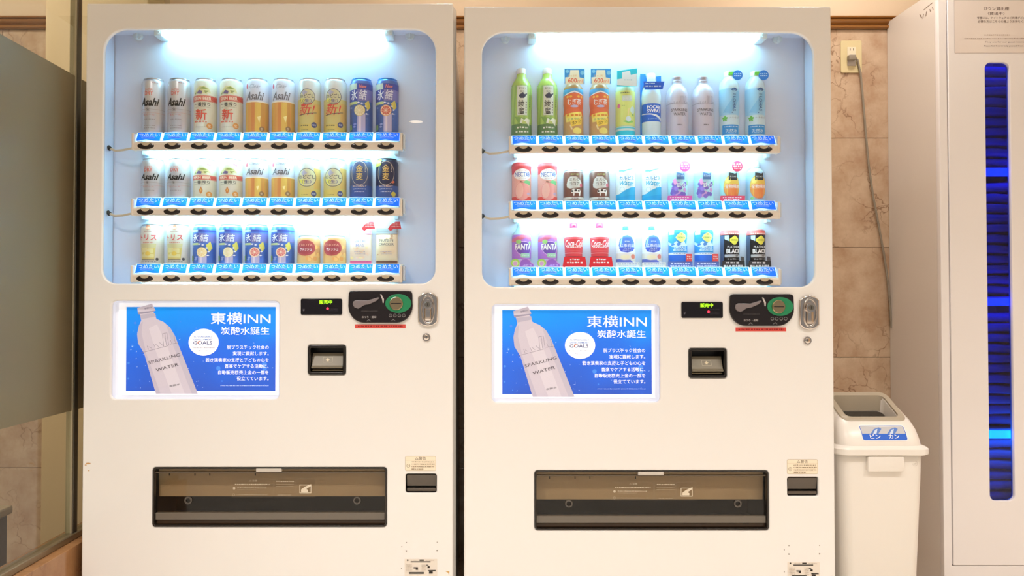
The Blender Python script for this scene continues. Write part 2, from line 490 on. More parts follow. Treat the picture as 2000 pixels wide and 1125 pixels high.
def ad_print(x0, x1, z0, z1):
    """poster: coordinates in px of the photograph's poster, scaled to mm"""
    p = Print()
    sx = (x1 - x0) * 1000 / 329.0; sz = (z1 - z0) * 1000 / 195.0
    X = lambda px: (px - 218) * sx + x0 * 1000
    Z = lambda py: z1 * 1000 - (py - 585) * sz
    Q = lambda L: [(X(a), Z(b)) for a, b in L]
    p.rect(X(224), X(541), Z(774), Z(589), (250, 250, 253))
    p.rect(X(239), X(535), Z(766), Z(597), (30, 110, 235))
    g = random.Random(5)
    for i in range(26):       # soft pale bubbles
        a, b = g.uniform(243, 530), g.uniform(600, 762)
        if 395 < a < 530 and 600 < b < 660: continue
        r = g.uniform(1.0, 5.5) * (1.3 if b > 700 else .7)
        p.ell(X(a), Z(b), r, r, (70, 138, 238), 14)
    for i in range(60):       # droplets: small bright arcs
        a, b = g.choice([g.uniform(243, 300), g.uniform(340, 400), g.uniform(380, 530)]), g.uniform(640, 762)
        r = g.uniform(.8, 2.6); t = g.uniform(180, 280)
        p.ring(X(a), Z(b), r, r, r * .38, (206, 228, 255), 6, t, t + 120)
    # bottle, leaning
    base = (198, 188, 198)
    p.poly(Q([(261, 599), (290, 590), (297, 604), (293, 607), (296, 613), (299, 621), (313, 627), (326, 638), (336, 655), (341, 668), (382, 771), (299, 771), (275, 690), (263, 670), (261, 652), (264, 636), (269, 624), (266, 612), (262, 608)]), base)
    p.poly(Q([(261, 652), (264, 636), (272, 626), (270, 650), (279, 690), (308, 771), (299, 771), (275, 690), (263, 670)]), (186, 176, 190))
    p.poly(Q([(318, 632), (326, 638), (336, 655), (341, 668), (382, 771), (370, 771), (330, 668)]), (186, 178, 191))
    p.poly(Q([(284, 640), (300, 632), (318, 668), (356, 771), (330, 771), (296, 680)]), (207, 198, 206))
    p.poly(Q([(262, 608), (297, 604), (293, 607), (263, 612)]), (150, 142, 160))
    p.poly(Q([(266, 613), (296, 609), (298, 616), (269, 622)]), (178, 170, 184))
    p.text('東横INN', X(282), Z(599), 5.2, (130, 120, 140), 20, .02, 0, 14)
    lc = (120, 106, 124)
    def line(a, b, w=.9):
        (xa, za), (xb, zb) = (X(a[0]), Z(a[1])), (X(b[0]), Z(b[1]))
        d = math.hypot(xb - xa, zb - za) or 1; nx, nz = -(zb - za) / d * w / 2, (xb - xa) / d * w / 2
        p.geo([(xa + nx, za + nz), (xb + nx, zb + nz), (xb - nx, zb - nz), (xa - nx, za - nz)], [(0, 1, 2, 3)], lc)
    line((270, 689), (322, 675)); line((326, 672), (343, 669))
    for a, b, c, d in ((311, 651, 320, 649), (320, 649, 324, 674), (311, 651, 314, 676), (316, 650, 319, 674), (305, 668, 314, 676), (294, 672, 297, 679), (297, 671, 304, 677), (281, 675, 284, 683), (284, 677, 290, 680), (334, 655, 337, 669), (327, 663, 330, 671)):
        line((a, b), (c, d), .8)
    p.text('SPARKLING', X(315), Z(701), 8.5, (62, 50, 58), 90, 0, 0, 15)
    p.text('WATER', X(321), Z(718), 8.5, (62, 50, 58), 64, 0, 0, 15)
    p.text('炭酸水', X(336), Z(754), 5, (70, 58, 66), 30, 0, 0, 12)
    p.ell(X(393), Z(668), 30 * sx, 27 * sz, (250, 250, 254), 36)
    p.text('SUSTAINABLE', X(392), Z(657), 4.4, (60, 120, 190), 52, .01)
    p.text('DEVELOPMENT', X(392), Z(662.5), 4.4, (60, 120, 190), 52, .01)
    p.text('GOALS', X(391), Z(669), 10, (58, 64, 120), 52, .01)
    p.ring(X(384.5), Z(669), 5.2, 5.2, 1.4, (220, 120, 60), 16, 40, 220)
    p.text('Toyoko Inn Blue Nature', X(393), Z(679), 4, (40, 40, 90), 62)
    p.text('プロジェクト', X(393), Z(685), 3.4, (90, 96, 150), 30)
    wt = (252, 253, 255)
    p.text('東横INN', X(466), Z(620), 34 * .95, wt, 165, .006)
    p.text('炭酸水誕生', X(475), Z(645), 22, wt, 134, .012)
    for t, a, b in (('脱プラスチック社会の', 439, 678), ('実現に貢献します。', 451, 690.5), ('若き演奏家の支援と子どもの心を', 397, 703.5), ('音楽でケアする活動に、', 435, 716), ('自動販売機売上金の一部を', 422, 728.5), ('役立てています。', 459, 740.5)):
        p.text(t, (X(a) + X(522)) / 2, Z(b), 11.5, wt, X(522) - X(a), .012)
    p.greek(X(427), X(522), Z(755), 2.2, (196, 216, 250), 8)
    return p

def poster_grad():
    m = bpy.data.materials.new('poster_blue'); m.use_nodes = True
    nt = m.node_tree; b = nt.nodes['Principled BSDF']
    t = nt.nodes.new('ShaderNodeTexCoord'); s = nt.nodes.new('ShaderNodeSeparateXYZ'); mr = nt.nodes.new('ShaderNodeMapRange')
    mr.inputs[1].default_value = W_AD[2]; mr.inputs[2].default_value = W_AD[3]
    nz = nt.nodes.new('ShaderNodeTexNoise'); nz.inputs['Scale'].default_value = 9; nz.inputs['Detail'].default_value = 1
    ad = nt.nodes.new('ShaderNodeMath'); ad.operation = 'MULTIPLY_ADD'; ad.inputs[1].default_value = .5; ad.inputs[2].default_value = -.25
    a2 = nt.nodes.new('ShaderNodeMath'); a2.operation = 'ADD'
    cr = nt.nodes.new('ShaderNodeValToRGB')
    cr.color_ramp.elements[0].color = lin((44, 84, 190)); cr.color_ramp.elements[1].color = lin((0, 150, 250))
    e = cr.color_ramp.elements.new(.45); e.color = lin((34, 104, 226))
    nt.links.new(t.outputs['Object'], s.inputs[0]); nt.links.new(s.outputs['Z'], mr.inputs[0])
    nt.links.new(t.outputs['Object'], nz.inputs['Vector']); nt.links.new(nz.outputs['Fac'], ad.inputs[0])
    nt.links.new(mr.outputs[0], a2.inputs[0]); nt.links.new(ad.outputs[0], a2.inputs[1]); nt.links.new(a2.outputs[0], cr.inputs[0])
    nt.links.new(cr.outputs[0], b.inputs['Base Color']); nt.links.new(cr.outputs[0], b.inputs['Emission Color'])
    b.inputs['Emission Strength'].default_value = AD_EMIT
    b.inputs['Roughness'].default_value = .4
    return m
AD_EMIT = 0.42

def make_machine():
    T = thing('vending_machine', 'white vending machine stocked with beer and cocktail cans', 'vending machine', (M1X, 0, 0))
    # body shell (open front), feet
    b = MB(); w = HW - .003; t = .012; D = .65
    b.box(-w, -w + t, .016, D, .05, ZTOP - .004); b.box(w - t, w, .016, D, .05, ZTOP - .004)
    b.box(-w + t, w - t, .016, D, ZTOP - .016, ZTOP - .004); b.box(-w + t, w - t, .016, D, .05, .062); b.box(-w + t, w - t, D - t, D, .062, ZTOP - .016)
    b.build('body', M_SIDE, T)
    for sx in (-1, 1):
        for yy in (.06, .58):
            f = MB(); f.tube([(sx * .42, yy, .0), (sx * .42, yy, .012), (sx * .42, yy, .05)], [.028, .026, .012], 12); f.build('levelling_foot', M_DARK, T)
    # door
    holes = [rrect(*W_WIN, .062, 9, .040), rrect(*W_AD, .014, 5), rrect(*W_HATCH, .008, 4), rrect(*W_BILL, .006, 4), rrect(*W_RET, .006, 4)]
    door = plate('door', [rrect(-HW, HW, .055, ZTOP, .004, 3)] + holes, 0, YL, .0035, M_PAINT, T, 50)
    for x0, x1, z0, z1 in ((-HW + .0005, -HW + .008, .056, ZTOP - .001), (HW - .008, HW - .0005, .056, ZTOP - .001)):
        MB().box(x0, x1, YL, .0155, z0, z1).build('door_return', M_SIDE, T)
    MB().rings([[(x, y, z) for x, y in ((HW - .002, .0062), (HW + .0075, .040), (HW + .0075, .060), (HW - .002, .060))] for z in (.056, ZTOP - .004)], True, True, True).build('light_catch_flank', M_PAINT, T)  # added flank, slanted forward so the machine's side catches light
    # display recess
    x0, x1, z0, z1 = W_WIN
    rec = MB()
    rec.box(x0 - .012, x1 + .012, YP, YP + .004, z0 - .006, z1 + .012)
    panel = rec.build('display_panel', M_LINER, T)
    rec = MB()
    rec.box(x0 - .006, x0 - .001, YL, YP - .003, z0 - .006, z1 + .012)
    rec.box(x1 + .001, x1 + .006, YL, YP - .003, z0 - .006, z1 + .012)
    rec.box(x0 - .006, x1 + .006, YL, YP, z1 + .006, z1 + .012)
    rec.box(x0 - .006, x1 + .006, YL, YP, z0 - .006, z0 - .001)
    rec.build('display_surround', M_LINER, T)
    gl = plate('display_glass', [rrect(x0 - .004, x1 + .004, z0 - .004, z1 + .004, .064, 9, .042)], .0085, .003, 0, M_GLASS, T, None)
    # top lamp
    zt = U(524, 67, .04)[1]
    lx0, lx1 = U(318, 60, .04)[0], U(748, 66, .04)[0]
    tb = MB().tube([(lx0, .026, zt), (lx1, .026, zt)], .0095, 12).build('lamp_tube', M_TOPTUBE, T, smooth=40)
    for s, xx in ((-1, lx0), (1, lx1)):
        so = MB(); so.box(min(xx, xx + s * .022), max(xx, xx + s * .022), .0145, YP, zt - .013, zt + .014, .003, 2); so.disc(xx + s * .011, zt - .003, .0125, .016, .006, 12)
        so.build('lamp_socket', mat((210, 226, 232), .4), T, smooth=40)
        kx = U(262 if s < 0 else 795, 66, .05)[0]
        k = MB(); k.disc(kx, zt + .002, YP - .010, YP - .0005, .013, 20); k.box(kx - .003, kx + .003, YP - .017, YP - .009, zt - .008, zt + .012, .001, 1)
        k.build('cover_knob', mat((206, 222, 232), .3), T, smooth=40)
    # trays
    lab_me = None; btn_me = None
    XL, XR = X0B - .040, X0B + 9 * PITCHX + .045
    for ri, zs in enumerate(SHELF):
        tr = MB()
        tr.box(XL, XR, .0275, YP - .0005, zs - .003, zs - .0005)                    # ledge under the cans
        tr.box(XL + .008, XR - .008, .0175, .0205, zs - .0515, zs - .027)           # bar
        tr.rings([[(x, y, zs + z) for y, z in ((.0185, -.027), (.0085, -.029), (.0060, -.034), (.0060, -.0465), (.0085, -.0505), (.0185, -.0515))] for x in (XL + .006, XR - .006)], True, True, True)
        for xx in (XL, XR - .007):
            tr.box(xx, xx + .007, .0055, .030, zs - .0515, zs - .004, .003, 2)
        tray = tr.build('product_tray', M_TRAY, T)
        MB().tube([(X0B - .005, .0285, zs - .0445), (X0B + 9 * PITCHX - .01, .0285, zs - .0445)], .0065, 10).build('shelf_lamp', M_SHELFTUBE, tray, smooth=40)
        for xx in (XL + .02, XR - .02): MB().box(xx - .006, xx + .006, .040, YP - .0005, zs - .058, zs - .003, .001, 1).build('tray_bracket', mat((190, 206, 216), .35), tray)
        cl = MB(); cl.box(XR + .0005, XR + .0065, .015, .045, zs - .046, zs - .006, .001, 1); cl.build('end_clip', mat((206, 212, 218), .15), tray)
        for i in range(10):
            bx = X0B + i * PITCHX
            if lab_me is None:
                th = math.atan2(.013, .026)
                fn = lambda x, z, o: (x, .0195 + z * .5 - o, z)
                lo = cold_label_print().build('cold_label', tray, fn, step=.00006, trans=.55, rough=.4, emit=.30)
                lab_me = lo.data
                bb = MB()
                bb.mi = 0
                bb.rings([[(q[0], y, q[1]) for q in ell(0, 0, rx, rz, 28)] for y, rx, rz in ((.0065, .0262, .0112), (.0048, .0258, .0108), (.0048, .0240, .0092), (.0062, .0236, .0090))])
                bb.rings([[(q[0], y, q[1]) for q in ell(0, 0, rx, rz, 28)] for y, rx, rz in ((.0062, .0237, .0091), (.0050, .0200, .0070), (.0046, .0100, .0035))], True, False, True, mi=1)
                bb.join_mesh(plate_mesh([ell(0, .0088, .0115, .0085, 16, 180, 360)], .0038, .002, .0005, 1), mi=2)
                bo = bb.build('select_button', [M_TRAY, mat((44, 38, 36), .18), mat((196, 180, 152), .3)], tray, smooth=40)
                btn_me = bo.data
            else:
                lo = link('cold_label', lab_me, [], tray)
                bo = link('select_button', btn_me, [], tray)
            lo.location = (bx + .0028, 0, zs - .0125)
            bo.location = (bx, 0, zs - .0405)
        if ri < 2:
            ca = MB(); xa = x0 + .002
            ca.tube([(xa, .030, zs - .042), (xa + .02, .024, zs - .050), (xa + .045, .016, zs - .050), (XL + .004, .014, zs - .044)], .0032, 8, mi=0)
            ca.tube([(xa - .004, .030, zs - .038), (xa + .004, .030, zs - .045)], .006, 10, mi=1)
            ca.build('tray_cable', [mat((206, 192, 168), .5), M_BLACK], tray, smooth=60)
    # advertisement
    ad = MB(); a0, a1, c0, c1 = W_AD
    ad.box(a0 - .005, a1 + .005, .026, .030, c0 - .005, c1 + .005)
    for q in ((a0 - .005, a0 - .0005, c0 - .005, c1 + .005), (a1 + .0005, a1 + .005, c0 - .005, c1 + .005), (a0, a1, c0 - .005, c0 - .0005), (a0, a1, c1 + .0005, c1 + .005)):
        ad.box(q[0], q[1], YL, .026, q[2], q[3])
    adb = ad.build('sign_box', mat((236, 238, 246), .4, emit=.18), T)
    ad_print(*W_AD).build('poster', adb, flat(.0255), emit=AD_EMIT, special={(30, 110, 235): poster_grad()}, base=.0005, step=.00002)
    plate('sign_cover', [rrect(a0 - .003, a1 + .003, c0 - .003, c1 + .003, .014, 5)], .006, .002, 0, M_GLASS, adb, None)
    # sales display
    q = box_px((588, 584, 669, 616))
    ds = plate('sales_display', [rrect(*q, .004, 3)], -.003, .004, .001, mat((22, 18, 24), .12), T)
    cx, cz = (q[0] + q[1]) / 2, (q[2] + q[3]) / 2
    p = Print(); p.text('¥', -48, -9, 7, (110, 108, 120))
    p.greek(20, 46, -6, 1.2, (70, 68, 80), 4); p.greek(20, 46, -11, 1.2, (70, 68, 80), 5); p.greek(20, 46, 2, 1.2, (60, 58, 70), 6)
    p.build('printed_marks', ds, flat(-.003, cx, cz))['kind'] = 'stuff'
    p = Print(); p.text('販売中', 12, 12.5, 11, (170, 255, 30), 35, .02)
    p.build('sales_lamp', ds, flat(-.0032, cx, cz), emit=1.6)
    MB().disc(cx + .017, cz - .005, -.0042, -.0028, .0032, 12).build('sold_out_lamp', mat((255, 40, 60), .3, emit=3.5), ds)
    # coin panel
    cp = box_px((681, 569.5, 807, 633)); x0, x1, z0, z1 = cp; w_ = x1 - x0; h_ = z1 - z0
    out = [(x1 - .001, z1 - .008), (x1 - .004, z1 - .002), (x1 - .012, z1), (x0 + .012, z1), (x0 + .004, z1 - .002), (x0 + .001, z1 - .008), (x0, z0 + .046)]
    for i in range(1, 9):
        a = R(180 + 90 * i / 8); out.append((x0 + .045 + .045 * math.cos(a), z0 + .046 + .046 * math.sin(a)))
    for i in range(0, 9):
        a = R(270 + 90 * i / 8); out.append((x1 - .045 + .045 * math.cos(a), z0 + .046 + .046 * math.sin(a)))
    cpn = plate('coin_panel', [out], -.007, .0075, .002, mat((34, 28, 30), .22), T, 50)
    CX, CZ = (x0 + x1) / 2, (z0 + z1) / 2
    px = lambda a, b: U(640 + a / 8.333, 560 + b / 8.333)
    plate('coin_slot_surround', [ell(*px(1158, 290), .0355, .0215 + .004, 32)], -.0095, .003, .0008, mat((40, 138, 92), .3), cpn)
    dx, dz = px(1125, 292)
    cb = MB(); cb.disc(dx, dz, -.014, -.0085, .018, 28, mi=0); cb.box(dx - .0135, dx + .0135, -.0146, -.0135, dz - .0012, dz + .0012, mi=1)
    cb.build('coin_slot', [mat((200, 178, 140), .22, 1.0), M_BLACK], cpn, smooth=40)
    lev = [px(*q) for q in ((420, 300), (430, 255), (470, 232), (560, 232), (670, 238), (830, 190), (852, 200), (800, 250), (690, 298), (600, 315), (560, 345), (510, 372), (450, 352))]
    plate('return_lever', [lev[::-1]], -.0125, .005, .0015, mat((132, 122, 124), .3), cpn)
    plate('lever_stop', [[px(*q) for q in ((862, 140), (882, 140), (925, 220), (920, 282), (905, 282), (896, 225))][::-1]], -.0095, .003, .0004, mat((206, 198, 196), .3), cpn)
    p = Print(); lc = (196, 190, 190)
    P = lambda a, b: tuple(v * 1000 for v in px(a, b))
    p.text('おつり・返却', *P(685, 508), 6, lc, 39, .02)
    for k in range(4): p.ring(*P(1032 + 72 * k, 488), 4.6, 4.6, .8, (150, 146, 146), 16); p.greek(P(1012 + 72 * k, 488)[0], P(1052 + 72 * k, 488)[0], P(0, 488)[1], 1.4, (150, 146, 146), k)
    for ax in (680, 1078):
        Print().poly([P(ax - 40, 575), P(ax, 540), P(ax + 40, 575), P(ax + 20, 575), P(ax, 556), P(ax - 20, 575)], (110, 106, 106)).build('printed_arrow', cpn, flat(-.0071))
    p.greek(P(560, 400)[0], P(830, 400)[0], P(0, 402)[1], 1, (110, 106, 106), 2)
    p.build('printed_marks', cpn, flat(-.0071))['kind'] = 'stuff'
    # red notice strip
    q = box_px((694, 635, 793, 643.5)); p = Print(); p.rect(*[v * 1000 for v in q], (222, 82, 74)); p.greek(q[0] * 1000 + 8, q[1] * 1000 - 8, (q[2] + q[3]) * 500, 4.5, (150, 34, 32), 9)
    p.build('notice_strip', T, flat(-.0001))
    # lock handle
    q = box_px((817, 573, 856, 641)); hx, hz = (q[0] + q[1]) / 2, (q[2] + q[3]) / 2; hw, hh = (q[1] - q[0]) / 2, (q[3] - q[2]) / 2
    o1 = [(hx + hw, hz + hh * .7), (hx + hw * .6, hz + hh * .92), (hx, hz + hh), (hx - hw * .6, hz + hh * .92), (hx - hw, hz + hh * .7), (hx - hw, hz - hh * .72), (hx - hw * .6, hz - hh * .92), (hx, hz - hh), (hx + hw * .6, hz - hh * .92), (hx + hw, hz - hh * .72)]
    lk = plate('door_lock', [o1], -.008, .0085, .003, M_CHROME, T, 50)
    plate('lock_bezel', [ell(hx, hz, hw * .72, hh * .86, 30), ell(hx, hz, hw * .58, hh * .74, 30)], -.012, .006, .0015, M_CHROME, lk)
    lv = MB(); lv.box(hx - hw * .36, hx + hw * .36, -.013, -.006, hz - hh * .66, hz + hh * .1, .004, 3); lv.disc(hx, hz + hh * .28, -.017, -.006, hw * .50, 24); lv.build('lock_lever', M_CHROME, lk, smooth=40)
    kk = MB(); kk.disc(hx, hz + hh * .28, -.0185, -.016, hw * .30, 20, mi=0); kk.box(hx - .0008, hx + .0008, -.0189, -.018, hz + hh * .2, hz + hh * .36, mi=1); kk.build('lock_barrel', [M_STEEL, M_BLACK], lk, smooth=40)
    kx, kz = U(834, 661.5)
    kh = MB(); kh.disc(kx, kz, -.004, .001, .0112, 24, mi=0); kh.disc(kx, kz, -.0052, -.0035, .0075, 20, mi=0); kh.box(kx - .0010, kx + .0010, -.0056, -.005, kz - .004, kz + .004, mi=1); kh.build('key_lock', [M_CHROME, M_BLACK], T, smooth=40)
    # bill acceptor
    x0, x1, z0, z1 = W_BILL
    ba = MB(); ba.box(x0 - .004, x1 + .004, .045, .05, z0 - .004, z1 + .004)
    for q in ((x0 - .004, x0 - .0003, z0, z1), (x1 + .0003, x1 + .004, z0, z1), (x0, x1, z1 + .0003, z1 + .004), (x0, x1, z0 - .004, z0 - .0003)): ba.box(q[0], q[1], YL, .045, q[2], q[3])
    acc = ba.build('bill_acceptor', M_DARK, T)
    plate('acceptor_frame', [rrect(x0 + .0005, x1 - .0005, z0 + .0005, z1 - .0005, .006, 4), rrect(x0 + .007, x1 - .007, z0 + .007, z1 - .007, .003, 3)], -.004, .012, .0015, mat((30, 26, 24), .25), acc)
    zz = lambda b: U(640, 675 + (b - 677) * 58 / 350)[1]
    fl = MB(); xa, xb = x0 + .009, x1 - .009
    zt_, zm, zb = z1 - .023, z0 + .024, z0 + .009
    fl.rings([[(x, y, z) for y, z in ((.02, zt_), (.004, zm), (-.002, zm - .004), (.0, zm - .007), (.02, zm - .006))] for x in (xa, xb)], True, True, True, mi=0)
    fl.box(xa, xb, .008, .03, zb, zb + .004, .001, 1, mi=1)
    fl.build('bill_tray', [mat((132, 124, 106), .4), mat((186, 172, 140), .3, .3)], acc)
    p = Print(); cx = (xa + xb) * 500; cz = (zt_ + zm) * 500 - 1
    p.frame(cx - 13, cx + 13, cz - 7, cz + 7, .7, (206, 196, 170), 1); p.poly([(cx - 6, cz), (cx, cz + 5), (cx + 6, cz), (cx + 3, cz), (cx + 3, cz - 4), (cx - 3, cz - 4), (cx - 3, cz)], (226, 212, 180))
    p.build('printed_arrow', acc, lambda x, z, o: (x, .004 + (z - zm) / (zt_ - zm) * .016 - o, z))
    # dispensing hatch
    x0, x1, z0, z1 = W_HATCH
    ha = MB(); ha.mi = 0
    for q in ((x0 - .004, x0 - .0003, z0, z1), (x1 + .0003, x1 + .004, z0, z1), (x0, x1, z1 + .0003, z1 + .004), (x0, x1, z0 - .004, z0 - .0003)): ha.box(q[0], q[1], YL, .16, q[2], q[3])
    ha.box(x0 - .004, x1 + .004, .16, .164, z0 - .004, z1 + .004)
    hatch = ha.build('dispensing_hatch', M_DARK, T)
    plate('hatch_frame', [rrect(x0 + .0005, x1 - .0005, z0 + .0005, z1 - .0005, .008, 4), rrect(x0 + .005, x1 - .005, z0 + .004, z1 - .004, .005, 3)], -.002, .014, .001, mat((40, 34, 30), .25), hatch)
    HZ = z1 - z0
    inn = MB()
    inn.rings([[(x, y, z) for y, z in ((.030, z1 - .006), (.034, z0 + HZ * .46), (.150, z0 + HZ * .30), (.155, z1 - .006))] for x in (x0 + .004, x1 - .004)], True, True, True, mi=0)
    inn.build('inner_flap', [mat((196, 184, 166), .35)], hatch)
    lip = MB(); lip.box(x0 + .005, x1 - .005, .006, .020, z0 + .016, z0 + .036, .002, 2, mi=0); lip.box(x0 + .005, x1 - .005, .012, .034, z0 + .004, z0 + .015, .002, 2, mi=1)
    lip.build('hatch_sill', [mat((112, 104, 94), .22), mat((74, 54, 36), .3)], hatch)
    plate('hatch_window', [rrect(x0 + .005, x1 - .005, z0 + .036, z1 - .004, .004, 3)], .010, .003, 0, glass_mat('smoked_acrylic', (.84, .79, .71), 1.0, .03), hatch, None)
    rail = MB(); rail.box(x0 + .006, x1 - .006, .004, .0095, z1 - .016, z1 - .012, .001, 1); rail.build('hatch_rail', mat((96, 84, 70), .3), hatch)
    cx = (x0 + x1) / 2 - .002
    MB().box(cx - .035, cx + .035, -.003, .008, z1 - .012, z1 - .002, .002, 2).build('hatch_catch', mat((206, 198, 188), .3), hatch)
    hx_ = lambda a: x0 + (x1 - x0) * (a - 85) / 1830
    hz_ = lambda b: z1 - HZ * (b - 122) / 488
    for a in (355, 1680):
        g = MB(); g.tube([(hx_(a) + .0085 * math.cos(2 * math.pi * k / 14), .008, hz_(400) + .0085 * math.sin(2 * math.pi * k / 14)) for k in range(15)], .0028, 6, cap=False); g.build('grommet', mat((90, 84, 78), .12), hatch, smooth=60)
    for a in (205, 405, 522, 880):
        MB().box(hx_(a) - .0012, hx_(a) + .0012, .0082, .0096, hz_(195), hz_(175)).build('stop_peg', M_BLACK, hatch)
    p = Print(); tc = (206, 194, 172); PX = lambda a: hx_(a) * 1000; PZ = lambda b: hz_(b) * 1000
    p.frame(PX(693), PX(1022), PZ(372), PZ(222), .35, (150, 138, 120)); p.frame(PX(1028), PX(1196), PZ(372), PZ(222), .35, (150, 138, 120)); p.frame(PX(1202), PX(1352), PZ(372), PZ(222), .35, (150, 138, 120))
    p.text('△ 注意', PX(862), PZ(238), 4.6, tc, 22)
    p.greek(PX(720), PX(1000), PZ(268), 3.2, tc, 11); p.ell(PX(714), PZ(300), 3.4, 3.4, tc, 14); p.greek(PX(740), PX(970), PZ(297), 2.6, tc, 12); p.greek(PX(740), PX(890), PZ(312), 1.8, (170, 156, 134), 13)
    p.ring(PX(712), PZ(352), 3.4, 3.4, .7, tc, 14); p.greek(PX(736), PX(980), PZ(352), 2.2, (180, 166, 144), 14)
    p.greek(PX(1045), PX(1185), PZ(240), 3.0, tc, 15); p.greek(PX(1045), PX(1185), PZ(264), 2.0, (170, 156, 134), 16); p.greek(PX(1045), PX(1185), PZ(282), 2.0, (170, 156, 134), 17)
    p.greek(PX(1060), PX(1165), PZ(352), 2.6, (180, 166, 144), 18)
    hand_icon(p, PX(1277), PZ(302), 1.45, (226, 214, 192))
    p.build('hatch_notice', hatch, flat(.0098), emit=0)
    # coin return, warning sticker, rating plate, screw holes
    x0, x1, z0, z1 = W_RET
    rt = MB()
    for q in ((x0 - .004, x0 - .0003, z0, z1), (x1 + .0003, x1 + .004, z0, z1), (x0, x1, z1 + .0003, z1 + .004), (x0, x1, z0 - .004, z0 - .0003)): rt.box(q[0], q[1], YL, .05, q[2], q[3])
    rt.box(x0 - .004, x1 + .004, .05, .054, z0 - .004, z1 + .004)
    ret = rt.build('coin_return', M_DARK, T)
    cf = MB(); cf.rings([[(x, y, z) for y, z in ((.004, z1 - .003), (.012, z0 + .017), (.016, z0 + .015), (.018, z1 - .003))] for x in (x0 + .003, x1 - .002)], True, True, True)
    cf.box(x0 + .003, x1 - .002, .006, .012, z0 + .003, z0 + .012, .002, 2)
    cf.build('return_flap', mat((88, 78, 68), .25), ret)
    q = box_px((795, 894, 855, 922)); cx, cz = (q[0] + q[1]) / 2, (q[2] + q[3]) / 2
    p = Print(); gc = (150, 130, 104); p.rrect(-42, 42, -20, 20, 4, (250, 236, 212)); p.frame(-42, 42, -20, 20, .9, (198, 178, 148), 4); p.rect(-41, 41, 8.6, 9.2, (206, 188, 158))
    p.text('△警告', 0, 14, 8, (110, 92, 74), 30)
    p.ring(-33, -6, 5, 5, 1, gc, 16); p.rect(-36, -30, -6.5, -5.5, gc)
    for k, (a, b) in enumerate(((4.5, 36), (-1.5, 38), (-8, 38), (-14.5, 8))): p.greek(-24, b, a, 2.6, gc, 30 + k)
    p.build('warning_sticker', T, flat(0, cx, cz))
    q = box_px((796, 1094, 860, 1140)); cx, cz = (q[0] + q[1]) / 2, (q[2] + q[3]) / 2; hw_, hz2 = (q[1] - q[0]) * 500, (q[3] - q[2]) * 500
    p = Print(); p.rect(-hw_, hw_, -hz2, hz2, (236, 226, 214)); k = (40, 34, 30); g2 = (190, 176, 162)
    p.rect(-28, 26, 22, 25, k); p.ell(-36, 28, 2.4, 2.4, k, 12); p.rect(-4, 8, 26, 30, k); p.greek(-26, -6, 28, 2, g2, 41); p.greek(12, 36, 28, 1.6, g2, 42)
    for a, b, c, d in ((-20, -8, 6, 9), (-14, -8, 2, 6), (14, 20, 14, 16), (18, 24, 7, 12), (20, 40, -1, 1.5), (22, 32, -8, -2), (-32, 8, -8.5, -4)): p.rect(a, b, c, d, k)
    for kx_ in range(5): p.greek(-40, -24, 16 - kx_ * 4, 1.8, g2, 50 + kx_); p.greek(2, 14, 16 - kx_ * 4, 1.8, g2, 60 + kx_)
    p.build('rating_plate', T, flat(0, cx, cz))
    for a, b in ((799, 1062), (799, 1078.5), (859, 1062), (859, 1078.5), (790, 1070), (790, 1113)):
        hx2, hz3 = U(a, b); MB().disc(hx2, hz3, -.0006, .001, .0018 if b > 1075 and b < 1090 else .0012, 8).build('screw_hole', mat((96, 78, 62), .6), T)
    return T

mach = make_machine()
p = Print()
for a, b, w, h in ((176, 902, 7, 2.2), (171, 905, 3, 1.4), (177, 916, 3, 1.2)):
    x, z = U(a, b); p.ell(x * 1000, z * 1000, w, h, (206, 160, 106), 10)
x, z = U(880, 1121); p.poly([(x * 1000 - 6, z * 1000 + 3), (x * 1000 + 5, z * 1000 + 3), (x * 1000 + 4, z * 1000 - 7), (x * 1000 + 1, z * 1000 - 1)], (222, 180, 112))
p.build('scuff_marks', mach, flat(0))
scuff = mach.children[-1]
M2X = M1X + 1.0374
DZ2 = unproj(524, 568.2, 0)[1] - unproj(524, 562, 0)[1]
mach2 = mach.copy(); COL.objects.link(mach2)
for ch in list(mach.children):
    if ch.name.startswith('scuff_marks'): continue
    copy_tree(ch, mach2)
mach2.location = (M2X, 0, DZ2)
mach2['label'] = 'white vending machine stocked with soft drink bottles, cans and cartons'
# the second machine stands a few millimetres lower: its feet are screwed further in
for ch in mach2.children:
    if ch.name.startswith('levelling_foot'): ch.scale.z = (.05 + DZ2) / .05; ch.location.z = -DZ2

# ------------------------------------------------------------------ display dummies (half-round, standing on the trays)
def half_lathe(prof, n=26):
    """prof: (r, z, material index) in mm; front half of a turned body with a flat back"""
    b = MB()
    rings = [[(r / 1000 * math.sin(R(-90 + 180 * k / n)), -r / 1000 * math.cos(R(-90 + 180 * k / n)), z / 1000) for k in range(n + 1)] for r, z, *_ in prof]
    for i in range(len(prof) - 1):
        mi = prof[i + 1][2] if len(prof[i + 1]) > 2 else 0
        b.rings([rings[i], rings[i + 1]], True, i == 0, i == len(prof) - 2, mi)
    bmesh.ops.remove_doubles(b.bm, verts=b.bm.verts, dist=1e-6)
    return b

def wrapper(prof, RR):
    P = sorted({(p[1], p[0]) for p in prof})
    def rad(z):
        for (z0, r0), (z1, r1) in zip(P[:-1], P[1:]):
            if z0 <= z <= z1: return r0 + (r1 - r0) * (z - z0) / max(z1 - z0, 1e-6)
        return P[0][1] if z < P[0][0] else P[-1][1]
    def fn(x, z, o):
        a = max(-1.5, min(1.5, x * 1000 / RR)); r = rad(z * 1000) / 1000 + o
        return (r * math.sin(a), -r * math.cos(a), z)
    return fn, [p[0] for p in P]

